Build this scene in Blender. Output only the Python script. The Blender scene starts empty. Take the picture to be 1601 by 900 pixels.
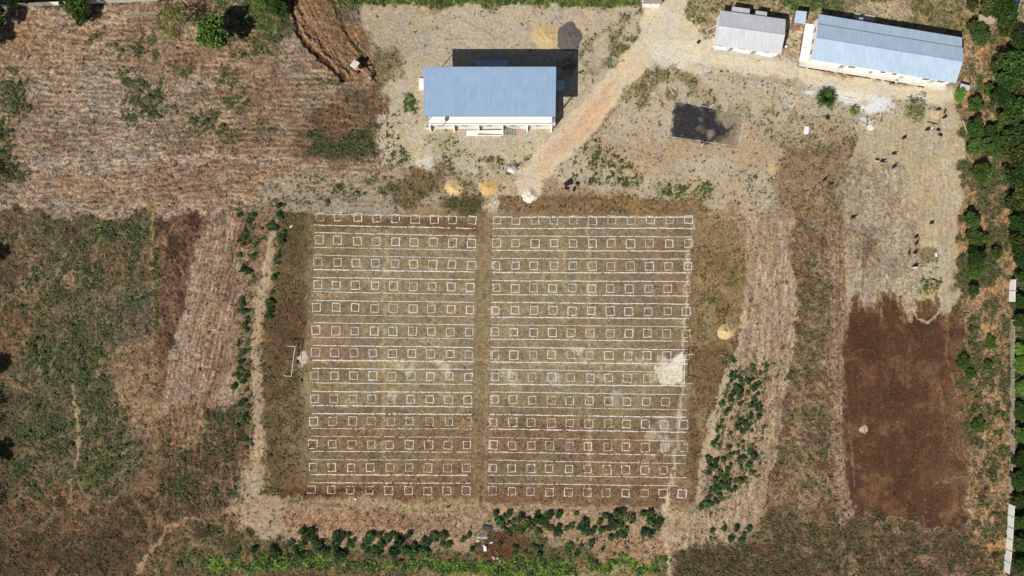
import bpy, math, random
import numpy as np
from mathutils import Vector, Matrix
R = math.radians
rng = np.random.default_rng(7); random.seed(7)
SC = bpy.context.scene; COL = SC.collection
# ------------------------------------------------------------------ camera, sky, sun, exposure
S = 0.16                      # metres per photo pixel on the ground
H = 171.0                     # camera height
CX, CY = 800.5, 450.0
cd = bpy.data.cameras.new('camera'); cam = bpy.data.objects.new('camera', cd); COL.objects.link(cam)
cam.location = (0, 0, H); cam.rotation_euler = (0, 0, 0)
cd.sensor_width = 36; cd.lens = 36 * H / (1601 * S); cd.clip_end = 6000; cd.clip_start = 1
SC.camera = cam
EL = 43.0; SD = (0.643, 0.766)       # shadows fall right and up
w = bpy.data.worlds.new('World'); SC.world = w; w.use_nodes = True
nt = w.node_tree; bg = nt.nodes['Background']; sky = nt.nodes.new('ShaderNodeTexSky')
sky.sky_type = 'NISHITA'; sky.sun_disc = False; sky.sun_elevation = R(EL); sky.sun_rotation = R(220); sky.air_density = 1.0; sky.dust_density = 1.5
nt.links.new(sky.outputs[0], bg.inputs[0]); bg.inputs[1].default_value = 0.05
sl = bpy.data.lights.new('sun', 'SUN'); sl.energy = 4.9; sl.angle = R(0.5); sl.color = (1, 0.96, 0.91)
so = bpy.data.objects.new('sun', sl); COL.objects.link(so)
dv = Vector((math.cos(R(EL)) * SD[0], math.cos(R(EL)) * SD[1], -math.sin(R(EL))))
so.rotation_euler = dv.to_track_quat('-Z', 'Y').to_euler(); so.location = (-60, -70, 90)
SC.view_settings.view_transform = 'Standard'; SC.view_settings.look = 'None'; SC.view_settings.exposure = 0.0
SC.view_settings.gamma = 1
K = 1.165                      # displayed linear value of flat ground over its albedo

# ------------------------------------------------------------------ helpers
def lin(c):
    c = np.asarray(c, float) / 255.0
    return np.where(c <= 0.04045, c / 12.92, ((c + 0.055) / 1.055) ** 2.4)
def alb(*c):
    return np.clip(lin(c) / K, 0, 0.85)
def P(px, py, h=0.0):
    f = S * (1 - h / H)
    return Vector(((px - CX) * f, (CY - py) * f, h))
TAB = rng.random((256, 256)).astype(np.float32)
def vnoise(x, y, seed=0):
    x = np.asarray(x, np.float32) + seed * 17.37; y = np.asarray(y, np.float32) + seed * 31.91
    xi = np.floor(x).astype(np.int64); yi = np.floor(y).astype(np.int64)
    fx = x - xi; fy = y - yi
    fx = fx * fx * (3 - 2 * fx); fy = fy * fy * (3 - 2 * fy)
    a = TAB[yi & 255, xi & 255]; b = TAB[yi & 255, (xi + 1) & 255]
    c = TAB[(yi + 1) & 255, xi & 255]; d = TAB[(yi + 1) & 255, (xi + 1) & 255]
    return (a * (1 - fx) + b * fx) * (1 - fy) + (c * (1 - fx) + d * fx) * fy
def fbm(x, y, sc, seed=0, oct=4, ang=0.0, stretch=1.0):
    """0..1, sc = feature size in photo px"""
    ca, sa = math.cos(ang), math.sin(ang)
    u = (x * ca + y * sa) / (sc * stretch); v = (-x * sa + y * ca) / sc
    s = 0; t = 0; am = 1.0
    for k in range(oct):
        s = s + am * vnoise(u, v, seed + k * 3); t += am
        u = u * 2.03; v = v * 2.03; am *= 0.55
    return np.clip((s / t - 0.5) * 1.7 + 0.5, 0, 1)
def sstep(v, a, b):
    t = np.clip((v - a) / (b - a), 0, 1); return t * t * (3 - 2 * t)

def new_mat(name, base=(0.5, 0.5, 0.5), rough=0.8, metal=0.0, vary=0.12, scale=3.0, bump=0.0, spec=0.3, wave=None):
    m = bpy.data.materials.new(name); m.use_nodes = True
    n = m.node_tree.nodes; l = m.node_tree.links; b = n['Principled BSDF']
    b.inputs['Roughness'].default_value = rough; b.inputs['Metallic'].default_value = metal
    b.inputs['Specular IOR Level'].default_value = spec
    tc = n.new('ShaderNodeTexCoord'); nz = n.new('ShaderNodeTexNoise'); nz.inputs['Scale'].default_value = scale
    nz.inputs['Detail'].default_value = 6; l.new(tc.outputs['Object'], nz.inputs['Vector'])
    mr = n.new('ShaderNodeMapRange'); mr.inputs['From Min'].default_value = 0.3; mr.inputs['From Max'].default_value = 0.7
    mr.inputs['To Min'].default_value = 1 - vary; mr.inputs['To Max'].default_value = 1 + vary
    l.new(nz.outputs['Fac'], mr.inputs['Value'])
    vm = n.new('ShaderNodeVectorMath'); vm.operation = 'SCALE'; vm.inputs[0].default_value = tuple(base)[:3]
    l.new(mr.outputs[0], vm.inputs['Scale']); l.new(vm.outputs[0], b.inputs['Base Color'])
    if wave:
        wv = n.new('ShaderNodeTexWave'); wv.inputs['Scale'].default_value = wave; wv.bands_direction = 'X'; wv.inputs['Distortion'].default_value = 0
        l.new(tc.outputs['Object'], wv.inputs['Vector'])
        w2 = n.new('ShaderNodeTexWave'); w2.inputs['Scale'].default_value = .42; w2.bands_direction = 'X'; w2.inputs['Distortion'].default_value = .6; w2.inputs['Detail'].default_value = 3
        l.new(tc.outputs['Object'], w2.inputs['Vector']); n3 = n.new('ShaderNodeTexNoise'); n3.inputs['Scale'].default_value = .9; n3.inputs['Detail'].default_value = 7
        mp = n.new('ShaderNodeMapping'); mp.inputs['Scale'].default_value = (2.5, .35, 1); l.new(tc.outputs['Object'], mp.inputs['Vector']); l.new(mp.outputs[0], n3.inputs['Vector'])
        m2 = n.new('ShaderNodeMapRange'); m2.inputs['To Min'].default_value = .975; m2.inputs['To Max'].default_value = 1.03; l.new(w2.outputs['Fac'], m2.inputs['Value'])
        m3 = n.new('ShaderNodeMapRange'); m3.inputs['From Min'].default_value = .3; m3.inputs['From Max'].default_value = .7; m3.inputs['To Min'].default_value = .90; m3.inputs['To Max'].default_value = 1.06; l.new(n3.outputs['Fac'], m3.inputs['Value'])
        mm = n.new('ShaderNodeMath'); mm.operation = 'MULTIPLY'; l.new(m2.outputs[0], mm.inputs[0]); l.new(m3.outputs[0], mm.inputs[1])
        v2 = n.new('ShaderNodeVectorMath'); v2.operation = 'SCALE'; l.new(vm.outputs[0], v2.inputs[0]); l.new(mm.outputs[0], v2.inputs['Scale']); l.new(v2.outputs[0], b.inputs['Base Color'])
        bp = n.new('ShaderNodeBump'); bp.inputs['Strength'].default_value = 0.10; bp.inputs['Distance'].default_value = 0.03
        l.new(wv.outputs['Fac'], bp.inputs['Height']); l.new(bp.outputs[0], b.inputs['Normal'])
    elif bump:
        bp = n.new('ShaderNodeBump'); bp.inputs['Strength'].default_value = bump; bp.inputs['Distance'].default_value = 0.05
        l.new(nz.outputs['Fac'], bp.inputs['Height']); l.new(bp.outputs[0], b.inputs['Normal'])
    return m

def vcol_mat(name, rough=0.95, fine=0.0, translucent=0.0, objvar=0.0):
    m = bpy.data.materials.new(name); m.use_nodes = True
    n = m.node_tree.nodes; l = m.node_tree.links; b = n['Principled BSDF']
    b.inputs['Roughness'].default_value = rough; b.inputs['Specular IOR Level'].default_value = 0.12
    at = n.new('ShaderNodeAttribute'); at.attribute_name = 'Col'
    out = at.outputs['Color']
    if fine:
        tc = n.new('ShaderNodeTexCoord')
        nz = n.new('ShaderNodeTexNoise'); nz.inputs['Scale'].default_value = 2.2; nz.inputs['Detail'].default_value = 8; nz.inputs['Roughness'].default_value = 0.75
        l.new(tc.outputs['Object'], nz.inputs['Vector'])
        mr = n.new('ShaderNodeMapRange'); mr.inputs['From Min'].default_value = 0.3; mr.inputs['From Max'].default_value = 0.7
        mr.inputs['To Min'].default_value = 1 - fine; mr.inputs['To Max'].default_value = 1 + fine
        l.new(nz.outputs['Fac'], mr.inputs['Value'])
        vm = n.new('ShaderNodeVectorMath'); vm.operation = 'SCALE'; l.new(out, vm.inputs[0]); l.new(mr.outputs[0], vm.inputs['Scale']); out = vm.outputs[0]
        bp = n.new('ShaderNodeBump'); bp.inputs['Strength'].default_value = 0.5; bp.inputs['Distance'].default_value = 0.06
        l.new(nz.outputs['Fac'], bp.inputs['Height']); l.new(bp.outputs[0], b.inputs['Normal'])
    if objvar:
        oi = n.new('ShaderNodeObjectInfo'); mr = n.new('ShaderNodeMapRange')
        mr.inputs['To Min'].default_value = 1 - objvar; mr.inputs['To Max'].default_value = 1 + objvar
        l.new(oi.outputs['Random'], mr.inputs['Value'])
        vm = n.new('ShaderNodeVectorMath'); vm.operation = 'SCALE'; l.new(out, vm.inputs[0]); l.new(mr.outputs[0], vm.inputs['Scale']); out = vm.outputs[0]
    l.new(out, b.inputs['Base Color'])
    if translucent:
        tr = n.new('ShaderNodeBsdfTranslucent'); l.new(out, tr.inputs['Color'])
        mx = n.new('ShaderNodeMixShader'); mx.inputs[0].default_value = translucent
        l.new(b.outputs[0], mx.inputs[1]); l.new(tr.outputs[0], mx.inputs[2]); l.new(mx.outputs[0], n['Material Output'].inputs['Surface'])
    return m

def np_mesh(name, verts, faces, cols=None, smooth=False):
    """verts (n,3), faces (m,k) with one k, cols (n,3)"""
    me = bpy.data.meshes.new(name); nv = len(verts); nf, k = faces.shape
    me.vertices.add(nv); me.vertices.foreach_set('co', np.ascontiguousarray(verts, np.float32).ravel())
    me.loops.add(nf * k); me.loops.foreach_set('vertex_index', np.ascontiguousarray(faces, np.int32).ravel())
    me.polygons.add(nf); me.polygons.foreach_set('loop_start', np.arange(0, nf * k, k, dtype=np.int32))
    me.polygons.foreach_set('loop_total', np.full(nf, k, np.int32))
    me.polygons.foreach_set('use_smooth', np.full(nf, smooth, bool))
    me.update(calc_edges=True)
    if cols is not None:
        ca = me.color_attributes.new('Col', 'FLOAT_COLOR', 'POINT')
        c4 = np.ones((nv, 4), np.float32); c4[:, :3] = cols; ca.data.foreach_set('color', c4.ravel())
    return me
def link(name, me, mat=None, parent=None):
    o = bpy.data.objects.new(name, me); COL.objects.link(o)
    if mat is not None:
        if len(me.materials) == 0: me.materials.append(mat)
    if parent is not None: o.parent = parent
    return o
def tag(o, label=None, cat=None, group=None, kind=None):
    if label: o['label'] = label
    if cat: o['category'] = cat
    if group: o['group'] = group
    if kind: o['kind'] = kind
    return o
def empty(name, loc, rz=0.0, **k):
    o = bpy.data.objects.new(name, None); COL.objects.link(o); o.location = loc; o.rotation_euler = (0, 0, rz); o.empty_display_size = 0.5
    return tag(o, **k)
class MB:
    def __init__(s): s.v = []; s.f = []
    def add(s, v, f):
        b = len(s.v); s.v += [tuple(q) for q in v]; s.f += [tuple(b + i for i in q) for q in f]; return s
    def hexa(s, b4, t4):
        return s.add(list(b4) + list(t4), [(3, 2, 1, 0), (4, 5, 6, 7), (0, 1, 5, 4), (1, 2, 6, 5), (2, 3, 7, 6), (3, 0, 4, 7)])
    def box(s, c, d, rz=0.0, taper=1.0):
        x, y, z = d[0] / 2, d[1] / 2, d[2] / 2; ca, sa = math.cos(rz), math.sin(rz)
        def q(a, b_, e): return (c[0] + a * ca - b_ * sa, c[1] + a * sa + b_ * ca, c[2] + e)
        bt = [q(-x, -y, -z), q(x, -y, -z), q(x, y, -z), q(-x, y, -z)]
        tp = [q(-x * taper, -y * taper, z), q(x * taper, -y * taper, z), q(x * taper, y * taper, z), q(-x * taper, y * taper, z)]
        return s.hexa(bt, tp)
    def tube(s, pts, rads, n=8):
        pts = [Vector(p) for p in pts]; rings = []
        for i, p in enumerate(pts):
            d = (pts[min(i + 1, len(pts) - 1)] - pts[max(i - 1, 0)]).normalized()
            a = d.cross(Vector((0, 0, 1)) if abs(d.z) < 0.9 else Vector((1, 0, 0))).normalized(); b = d.cross(a)
            r = rads[i] if hasattr(rads, '__len__') else rads
            rings.append([p + (a * math.cos(2 * math.pi * k / n) + b * math.sin(2 * math.pi * k / n)) * r for k in range(n)])
        v = [q for r_ in rings for q in r_]; f = []
        for i in range(len(pts) - 1):
            for k in range(n): f.append((i * n + k, i * n + (k + 1) % n, (i + 1) * n + (k + 1) % n, (i + 1) * n + k))
        f.append(tuple(range(n))[::-1]); f.append(tuple((len(pts) - 1) * n + k for k in range(n)))
        return s.add(v, f)
    def build(s, name, mat, parent=None, bevel=0.0, smooth=False):
        me = bpy.data.meshes.new(name); me.from_pydata(s.v, [], s.f); me.update()
        if smooth:
            for p in me.polygons: p.use_smooth = True
        o = link(name, me, mat, parent)
        if bevel:
            md = o.modifiers.new('b', 'BEVEL'); md.width = bevel; md.segments = 2
        return o

# ------------------------------------------------------------------ ground canvas (a real soil map on a fine grid)
fx = np.arange(-60, 1662, 1.1); fy = np.arange(-60, 961, 1.1)
outl = -60 - np.cumsum(np.geomspace(3, 2200, 26)); outr = 1662 + np.cumsum(np.geomspace(3, 2200, 26))
outt = -60 - np.cumsum(np.geomspace(3, 2200, 26)); outb = 961 + np.cumsum(np.geomspace(3, 2200, 26))
gx = np.concatenate([outl[::-1], fx, outr]).astype(np.float32); gy = np.concatenate([outt[::-1], fy, outb]).astype(np.float32)
X, Y = np.meshgrid(gx, gy); NY, NX = X.shape
WX = (fbm(X, Y, 34, 1, 4) - 0.5); WY = (fbm(X, Y, 34, 9, 4) - 0.5)
WX2 = (fbm(X, Y, 7, 21, 2) - 0.5); WY2 = (fbm(X, Y, 7, 29, 2) - 0.5)
C = np.empty((NY, NX, 3), np.float32); C[:] = (158, 133, 106)
G = np.zeros((NY, NX), np.float32)      # green weeds density
D = np.full((NY, NX), 0.25, np.float32)  # dry brown tufts
Q = np.full((NY, NX), 0.08, np.float32)  # pale stubble flecks
AM = np.full((NY, NX), 0.10, np.float32) # relief amplitude (m)
FZ = np.zeros((NY, NX), np.float32)      # extra relief (m)
def win(x0, x1, y0, y1, m):
    i0, i1 = np.searchsorted(gx, (x0 - m, x1 + m)); j0, j1 = np.searchsorted(gy, (y0 - m, y1 + m))
    return slice(max(j0, 0), j1), slice(max(i0, 0), i1)
def poly_sd(x, y, pts):
    """positive inside"""
    ins = np.zeros(x.shape, bool); dm = np.full(x.shape, 1e9, np.float32); n = len(pts)
    for i in range(n):
        x0, y0 = pts[i]; x1, y1 = pts[(i + 1) % n]
        ex, ey = x1 - x0, y1 - y0; L = ex * ex + ey * ey + 1e-9
        t = np.clip(((x - x0) * ex + (y - y0) * ey) / L, 0, 1)
        dm = np.minimum(dm, (x - x0 - t * ex) ** 2 + (y - y0 - t * ey) ** 2)
        c = ((y0 > y) != (y1 > y)) & (x < (x1 - x0) * (y - y0) / ((y1 - y0) if y1 != y0 else 1e-9) + x0)
        ins ^= c
    d = np.sqrt(dm); return np.where(ins, d, -d)
def line_sd(x, y, pts, wd):
    best = np.full(x.shape, -1e9, np.float32); n = len(pts)
    if not hasattr(wd, '__len__'): wd = [wd] * n
    for i in range(n - 1):
        x0, y0 = pts[i]; x1, y1 = pts[i + 1]; ex, ey = x1 - x0, y1 - y0; L = ex * ex + ey * ey + 1e-9
        t = np.clip(((x - x0) * ex + (y - y0) * ey) / L, 0, 1)
        d = np.sqrt((x - x0 - t * ex) ** 2 + (y - y0 - t * ey) ** 2)
        best = np.maximum(best, (wd[i] * (1 - t) + wd[i + 1] * t) / 2 - d)
    return best
def area(pts, col=None, a=1.0, soft=8, warp=14, line=None, mod=None, g=None, d=None, q=None, am=None, fz=None, warp2=3):
    """paint soil colour and plant densities inside a polygon (or along a line when line=width)"""
    xs = [p[0] for p in pts]; ys = [p[1] for p in pts]
    wmax = 0 if line is None else (max(line) if hasattr(line, '__len__') else line)
    s = win(min(xs), max(xs), min(ys), max(ys), warp + soft + wmax + 4)
    x = X[s] + WX[s] * warp * 2 + WX2[s] * warp2 * 2; y = Y[s] + WY[s] * warp * 2 + WY2[s] * warp2 * 2
    sd = poly_sd(x, y, pts) if line is None else line_sd(x, y, pts, line)
    m = sstep(sd, -soft / 2, soft / 2) if soft else (sd > 0).astype(np.float32)
    if mod:
        sc, lo, hi, seed = mod[:4]; ang = mod[4] if len(mod) > 4 else 0; st = mod[5] if len(mod) > 5 else 1
        m = m * sstep(fbm(X[s], Y[s], sc, seed, 4, ang, st), lo, hi)
    if col is not None:
        aa = (m * a)[..., None]; C[s] = C[s] * (1 - aa) + np.array(col, np.float32) * aa
    for arr, val in ((G, g), (D, d), (Q, q), (AM, am)):
        if val is not None: arr[s] = arr[s] * (1 - m) + val * m
    if fz is not None: FZ[s] += m * fz
    return m
def rect(x0, y0, x1, y1): return [(x0, y0), (x1, y0), (x1, y1), (x0, y1)]
def blob(x, y, rx, ry=None, n=12, j=0.15):
    ry = ry or rx; return [(x + rx * math.cos(t) * (1 + random.uniform(-j, j)), y + ry * math.sin(t) * (1 + random.uniform(-j, j))) for t in [2 * math.pi * k / n for k in range(n)]]

# --- upper left field, harvested in rows
UL = [(-300, -300), (455, -300), (470, 60), (545, 125), (600, 150), (590, 260), (480, 300), (380, 335), (-300, 335)]
area(UL, (157, 135, 111), soft=10, d=0.55, q=0.5, am=0.16)
area(UL, (176, 152, 130), a=.6, mod=(46, .5, .75, 31, 0, 3), q=0.5)
area(UL, (140, 108, 84), a=.6, mod=(40, .52, .75, 37, 0, 2.2), d=0.6)
area([(60, 90), (250, 100), (260, 190), (180, 260), (50, 250)], (172, 152, 136), a=.55, soft=50, warp=30, q=0.7)
area([(0, 30), (200, 30), (140, 90), (0, 110)], (176, 140, 104), a=.6, soft=40)
area([(180, 30), (400, 60), (440, 130), (330, 110), (200, 100)], (150, 112, 84), a=.5, soft=40)
area([(340, 120), (600, 100), (600, 260), (470, 250), (340, 200)], (134, 106, 82), a=.5, soft=40, d=0.6, mod=(30, .35, .6, 41))
area([(60, 200), (150, 200), (160, 235), (80, 240)], (112, 80, 60), a=.7, soft=20, d=0.7, mod=(16, .3, .6, 43))
area([(20, 252), (330, 240), (330, 256), (40, 266)], (178, 160, 142), a=.55, soft=14, q=0.7)
area([(20, 262), (600, 250), (600, 275), (380, 330), (10, 330)], (166, 136, 108), a=.5, soft=14, q=0.35)
area([(250, 262), (320, 262), (320, 310), (240, 310)], (136, 104, 84), a=.6, soft=16, d=.5)
area([(30, 322), (120, 318), (380, 330), (380, 335), (20, 335)], (176, 160, 145), a=.5, soft=10, q=0.6)
# green weed patches in it
for (x, y, rx, ry, gg) in ((25, 150, 26, 38, .75), (10, 205, 22, 25, .6), (12, 270, 26, 25, .8), (10, 225, 14, 40, .5), (165, 70, 22, 10, .3), (205, 72, 26, 14, .55), (228, 55, 14, 8, .4),
                           (222, 150, 38, 34, .62), (320, 185, 26, 14, .7), (350, 120, 18, 18, .4), (365, 155, 16, 12, .35), (300, 205, 14, 8, .4), (245, 84, 10, 8, .7),
                           (360, 215, 30, 20, .15), (210, 190, 18, 10, .5), (190, 110, 20, 14, .4), (270, 175, 16, 12, .5), (390, 160, 22, 14, .4), (285, 110, 22, 10, .25), (420, 200, 20, 12, .25), (150, 60, 14, 8, .3), (345, 205, 18, 10, .45), (280, 215, 16, 8, .35), (510, 130, 20, 12, .3)):
    area(blob(x, y, rx, ry), (100, 92, 60), a=.6, soft=16, warp=12, g=min(1, gg * 1.5), mod=(12, .3, .5, int(x)))
area([(470, 190), (520, 160), (590, 130), (598, 170), (588, 215), (580, 250), (470, 250)], (112, 84, 64), a=.8, soft=20, d=.7, g=.12)
area([(480, 215), (540, 205), (590, 185), (588, 225), (560, 248), (500, 242)], (84, 78, 52), a=.8, soft=12, g=.85, mod=(22, .3, .5, 3))
# tree zone in the upper left
area([(230, -60), (430, -60), (455, 40), (440, 70), (400, 90), (330, 60), (270, 60), (240, 30)], (120, 108, 64), a=.8, soft=24, g=.55, mod=(20, .3, .6, 6))
area([(390, -60), (450, -60), (452, 30), (425, 55), (395, 30)], (96, 112, 50), a=.8, soft=12, g=.8)
area([(-300, -300), (240, -300), (240, 2), (90, 10), (-300, 12)], (96, 78, 58), a=.9, soft=6, warp=3, g=.3, d=.6)
# freshly cleared swath with a trench at its edge, spoil
SW = [(455, -40), (540, -40), (590, 120), (570, 130), (535, 128), (500, 88), (470, 62), (452, 20)]
area(SW, (134, 105, 76), soft=6, warp=4, d=.35, q=.25, am=.30)
area(SW, (160, 126, 94), a=.6, soft=6, warp=4, mod=(9, .5, .7, 51, 1.05, 5))
area([(458, -20), (457, 25), (468, 55), (500, 88), (537, 124)], (64, 46, 34), a=.75, soft=3, warp=2, line=[3, 5, 8, 8, 9], fz=-0.75, g=0, d=.3)
area([(465, -20), (465, 20), (477, 52), (506, 82), (543, 118)], (164, 130, 98), a=.6, soft=4, warp=2, line=[4, 5, 6, 7, 6], fz=0.35)
area([(500, -20), (530, 18), (545, 60), (570, 90), (590, 122)], (74, 62, 42), a=.7, soft=4, warp=3, line=[3, 7, 5, 5, 6], fz=-0.4, g=.4)
area([(418, 45), (455, 30), (470, 60), (500, 90), (470, 90), (440, 80)], (160, 142, 128), a=.55, soft=14, q=.7)
area([(428, 20), (450, 20), (450, 55), (432, 60)], (96, 74, 60), a=.7, soft=8, d=.7)
area([(530, 8), (560, 5), (565, 25), (545, 30)], (118, 100, 94), a=.8, soft=8, q=.6, g=.2)
area([(540, 118), (560, 120), (556, 135), (545, 140)], (178, 132, 80), a=.7, soft=8)
# --- yard around the hall
area([(560, 8), (1010, 8), (1040, 60), (940, 150), (880, 215), (850, 250), (700, 262), (600, 270), (585, 262), (598, 200), (610, 150), (590, 90)], (187, 171, 146), soft=10, d=.06, q=.08, am=.045, g=.008)
area([(560, 10), (1000, 10), (960, 80), (600, 70)], (194, 174, 144), a=.6, soft=30, mod=(60, .3, .6, 61))
area([(570, 12), (700, 30), (640, 110), (590, 90)], (172, 155, 130), a=.6, soft=30, q=.4)
area([(590, 70), (620, 80), (640, 120), (600, 130), (575, 110)], (128, 108, 72), a=.7, soft=16, g=.12, d=.6)
area([(540, 4), (720, 26), (760, 50), (790, 62)], (140, 122, 96), a=.5, soft=2, warp=3, line=1.6)
area([(570, 8), (690, 45), (740, 80)], (140, 122, 96), a=.5, soft=2, warp=3, line=1.6)
area([(880, 100), (905, 62), (930, 50), (1000, 10), (1020, 30), (1000, 60), (940, 110), (900, 130)], (146, 130, 92), a=.7, soft=20, g=.22, d=.5, mod=(14, .4, .6, 66))
area([(965, 55), (1005, 20), (1010, 50), (980, 90), (950, 110)], (120, 112, 70), a=.7, soft=12, g=.35, d=.5, mod=(12, .35, .6, 67))
area([(600, 190), (860, 200), (840, 262), (720, 275), (600, 268)], (196, 180, 150), a=.7, soft=20, mod=(40, .2, .6, 69))
area([(648, 190), (700, 215), (690, 262), (650, 265)], (214, 202, 180), a=.6, soft=16, mod=(14, .4, .6, 70))
area(blob(664, 252, 15, 9), (216, 206, 190), a=.9, soft=8, warp=5)
area([(660, 210), (720, 208), (720, 245), (680, 250)], (150, 142, 98), a=.55, soft=16, g=.05, d=.25)
area([(630, 150), (650, 150), (652, 178), (632, 175)], (110, 120, 60), a=.7, soft=8, warp=5, g=.7)
area([(588, 175), (625, 180), (635, 262), (600, 262), (583, 262), (598, 220)], (206, 184, 158), a=.6, soft=8, q=.3, g=.16)
area([(600, 225), (640, 232), (640, 265), (600, 262)], (150, 140, 110), a=.5, soft=10, g=.5, mod=(9, .45, .6, 71))
# band between the hall and the field
area([(430, 275), (620, 262), (760, 262), (860, 275), (880, 300), (770, 330), (490, 338), (440, 330), (380, 335)], (166, 146, 120), soft=14, g=.10, d=.25, q=.15, am=.06)
area([(480, 300), (610, 295), (640, 330), (490, 335)], (164, 150, 130), a=.8, soft=14, q=.3, g=.03)
area([(600, 262), (780, 262), (780, 300), (760, 336), (640, 335), (600, 300)], (122, 98, 68), a=.75, soft=14, d=.6, g=.22, mod=(22, .3, .55, 73))
area([(700, 308), (765, 305), (770, 338), (690, 338)], (92, 80, 46), a=.8, soft=10, d=.7, g=.28)
area([(500, 285), (590, 272), (640, 280), (600, 300), (440, 315)], (96, 92, 58), a=.5, soft=14, g=.55, mod=(12, .5, .65, 74))
area([(660, 235), (860, 240), (830, 300), (800, 340), (765, 340), (745, 280)], (194, 178, 148), a=.75, soft=14, g=.04, d=.1)
area([(700, 236), (830, 245), (800, 270), (690, 262)], (140, 130, 90), a=.6, soft=12, g=.4, mod=(10, .45, .6, 75))
area([(775, 300), (812, 290), (808, 338), (770, 338)], (206, 192, 172), a=.8, soft=10)
# --- yard right of the road
YR = [(1040, 60), (1110, 95), (1230, 110), (1500, 150), (1500, 200), (1345, 200), (1320, 260), (1325, 300), (1180, 330), (1100, 320), (880, 300), (860, 270), (920, 210), (970, 150)]
area(YR, (187, 170, 144), soft=14, g=.03, d=.1, q=.08, am=.045)
area([(900, 200), (1100, 200), (1230, 210), (1200, 270), (1080, 280), (900, 250)], (178, 148, 114), a=.6, soft=40, mod=(50, .3, .6, 80))
area([(930, 300), (1160, 270), (1230, 300), (1180, 330), (1000, 312)], (186, 162, 132), a=.7, soft=16, g=.04)
area([(980, 110), (1010, 70), (1040, 85), (1085, 110), (1100, 140), (1050, 160), (980, 152)], (132, 118, 78), a=.75, soft=14, g=.22, d=.6, mod=(16, .3, .6, 82))
area([(1015, 85), (1022, 150)], (190, 175, 150), a=.5, soft=3, line=3, warp=3)
area([(1080, 140), (1180, 160), (1220, 175), (1400, 190), (1300, 205), (1160, 190), (1080, 160)], (140, 126, 86), a=.5, soft=14, g=.18, mod=(12, .4, .6, 83))
area([(895, 220), (930, 215), (970, 235), (1010, 270), (990, 300), (900, 300), (880, 280), (905, 255)], (150, 138, 104), a=.55, soft=14, g=.5, mod=(12, .42, .6, 84))
area([(1030, 286), (1075, 286), (1072, 306), (1028, 306)], (110, 130, 60), a=.6, soft=8, g=.6, mod=(9, .4, .6, 85))
area([(1080, 310), (1090, 280), (1110, 285), (1120, 300), (1100, 320)], (130, 124, 74), a=.6, soft=8, g=.4)
area([(1140, 280), (1200, 260), (1230, 300), (1180, 345), (1150, 330)], (174, 156, 128), a=.6, soft=14, g=.2, mod=(10, .5, .65, 86))
area([(1200, 255), (1260, 255), (1260, 272), (1200, 272)], (200, 172, 124), a=.7, soft=12)
BR_ = [(1225, 215), (1330, 205), (1360, 240), (1330, 300), (1322, 350), (1240, 345), (1215, 300)]
area(BR_, (146, 118, 88), a=.8, soft=16, g=.10, d=.55, q=.2)
area([(1225, 210), (1300, 230), (1290, 260), (1230, 250)], (118, 100, 66), a=.6, soft=14, d=.6, g=.15, mod=(16, .3, .6, 87))
area([(1190, 190), (1350, 190), (1350, 225), (1200, 230)], (176, 154, 122), a=.6, soft=14, g=.12, d=.3)
area([(1320, 165), (1400, 150), (1385, 215), (1330, 215)], (188, 172, 150), a=.7, soft=12, g=.2, q=.5, mod=(12, .3, .6, 88))
# burnt court
area([(1052, 158), (1163, 180), (1153, 228), (1045, 213)], (104, 100, 96), a=.45, soft=12, warp=4, d=.1, g=0)
area([(1053, 160), (1125, 170), (1122, 185), (1130, 200), (1150, 198), (1130, 222), (1108, 224), (1048, 212)], (54, 53, 55), a=.96, soft=8, warp=3, g=0, mod=(30, .05, .4, 89))
area([(1120, 172), (1160, 180), (1156, 195), (1135, 196), (1122, 188)], (150, 136, 106), a=.7, soft=9, warp=3)
area([(1122, 215), (1152, 200), (1150, 226), (1125, 224)], (134, 118, 98), a=.6, soft=9, warp=3)
area([(1107, 165), (1103, 215)], (48, 48, 50), a=.7, soft=4, warp=2, line=7)  # net shadow between the posts painted as a dark line, no net built
# gravel / rubble apron in front of the long building
area([(1270, 130), (1330, 128), (1400, 150), (1395, 175), (1370, 180), (1300, 165), (1265, 140)], (234, 230, 222), a=.97, soft=12, g=0, q=.05, d=0, am=.02)
area([(1215, 150), (1240, 150), (1242, 168), (1218, 168)], (200, 190, 168), a=.8, soft=5)
area([(1350, 150), (1368, 152), (1366, 164), (1352, 164)], (204, 182, 142), a=.8, soft=8)
area(blob(1362, 197, 9, 7), (226, 222, 214), a=.9, soft=6, q=.6)
# top strip of bright grass and building surroundings
area([(1050, -300), (1900, -300), (1900, 60), (1520, 60), (1300, 30), (1060, 15)], (158, 140, 104), soft=10, g=.25, d=.4)
area([(1060, -10), (1120, -10), (1120, 90), (1085, 70), (1065, 40)], (186, 170, 136), a=.8, soft=10, g=.15, d=.2, mod=(30, .1, .4, 92))
area([(1065, 15), (1095, 10), (1092, 45), (1075, 40)], (140, 130, 84), a=.7, soft=10, g=.3, d=.4)
area([(1190, -20), (1350, -20), (1345, 14), (1300, 18), (1230, 8)], (108, 120, 54), a=.8, soft=8, g=.85, mod=(20, .25, .5, 93))
area([(1340, 2), (1410, 6), (1450, 40), (1340, 25)], (194, 172, 140), a=.8, soft=10, g=.05)
area([(1420, 0), (1510, 0), (1508, 50), (1440, 40)], (136, 118, 76), a=.7, soft=10, g=.35, d=.5)
area([(500, -300), (1005, -300), (1003, 10), (900, 8), (570, 9), (520, 6)], (106, 122, 50), a=.9, soft=5, warp=5, g=.9)
area([(700, -10), (860, -10), (860, 6), (700, 6)], (150, 130, 84), a=.5, soft=6, mod=(14, .4, .6, 94))
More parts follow.
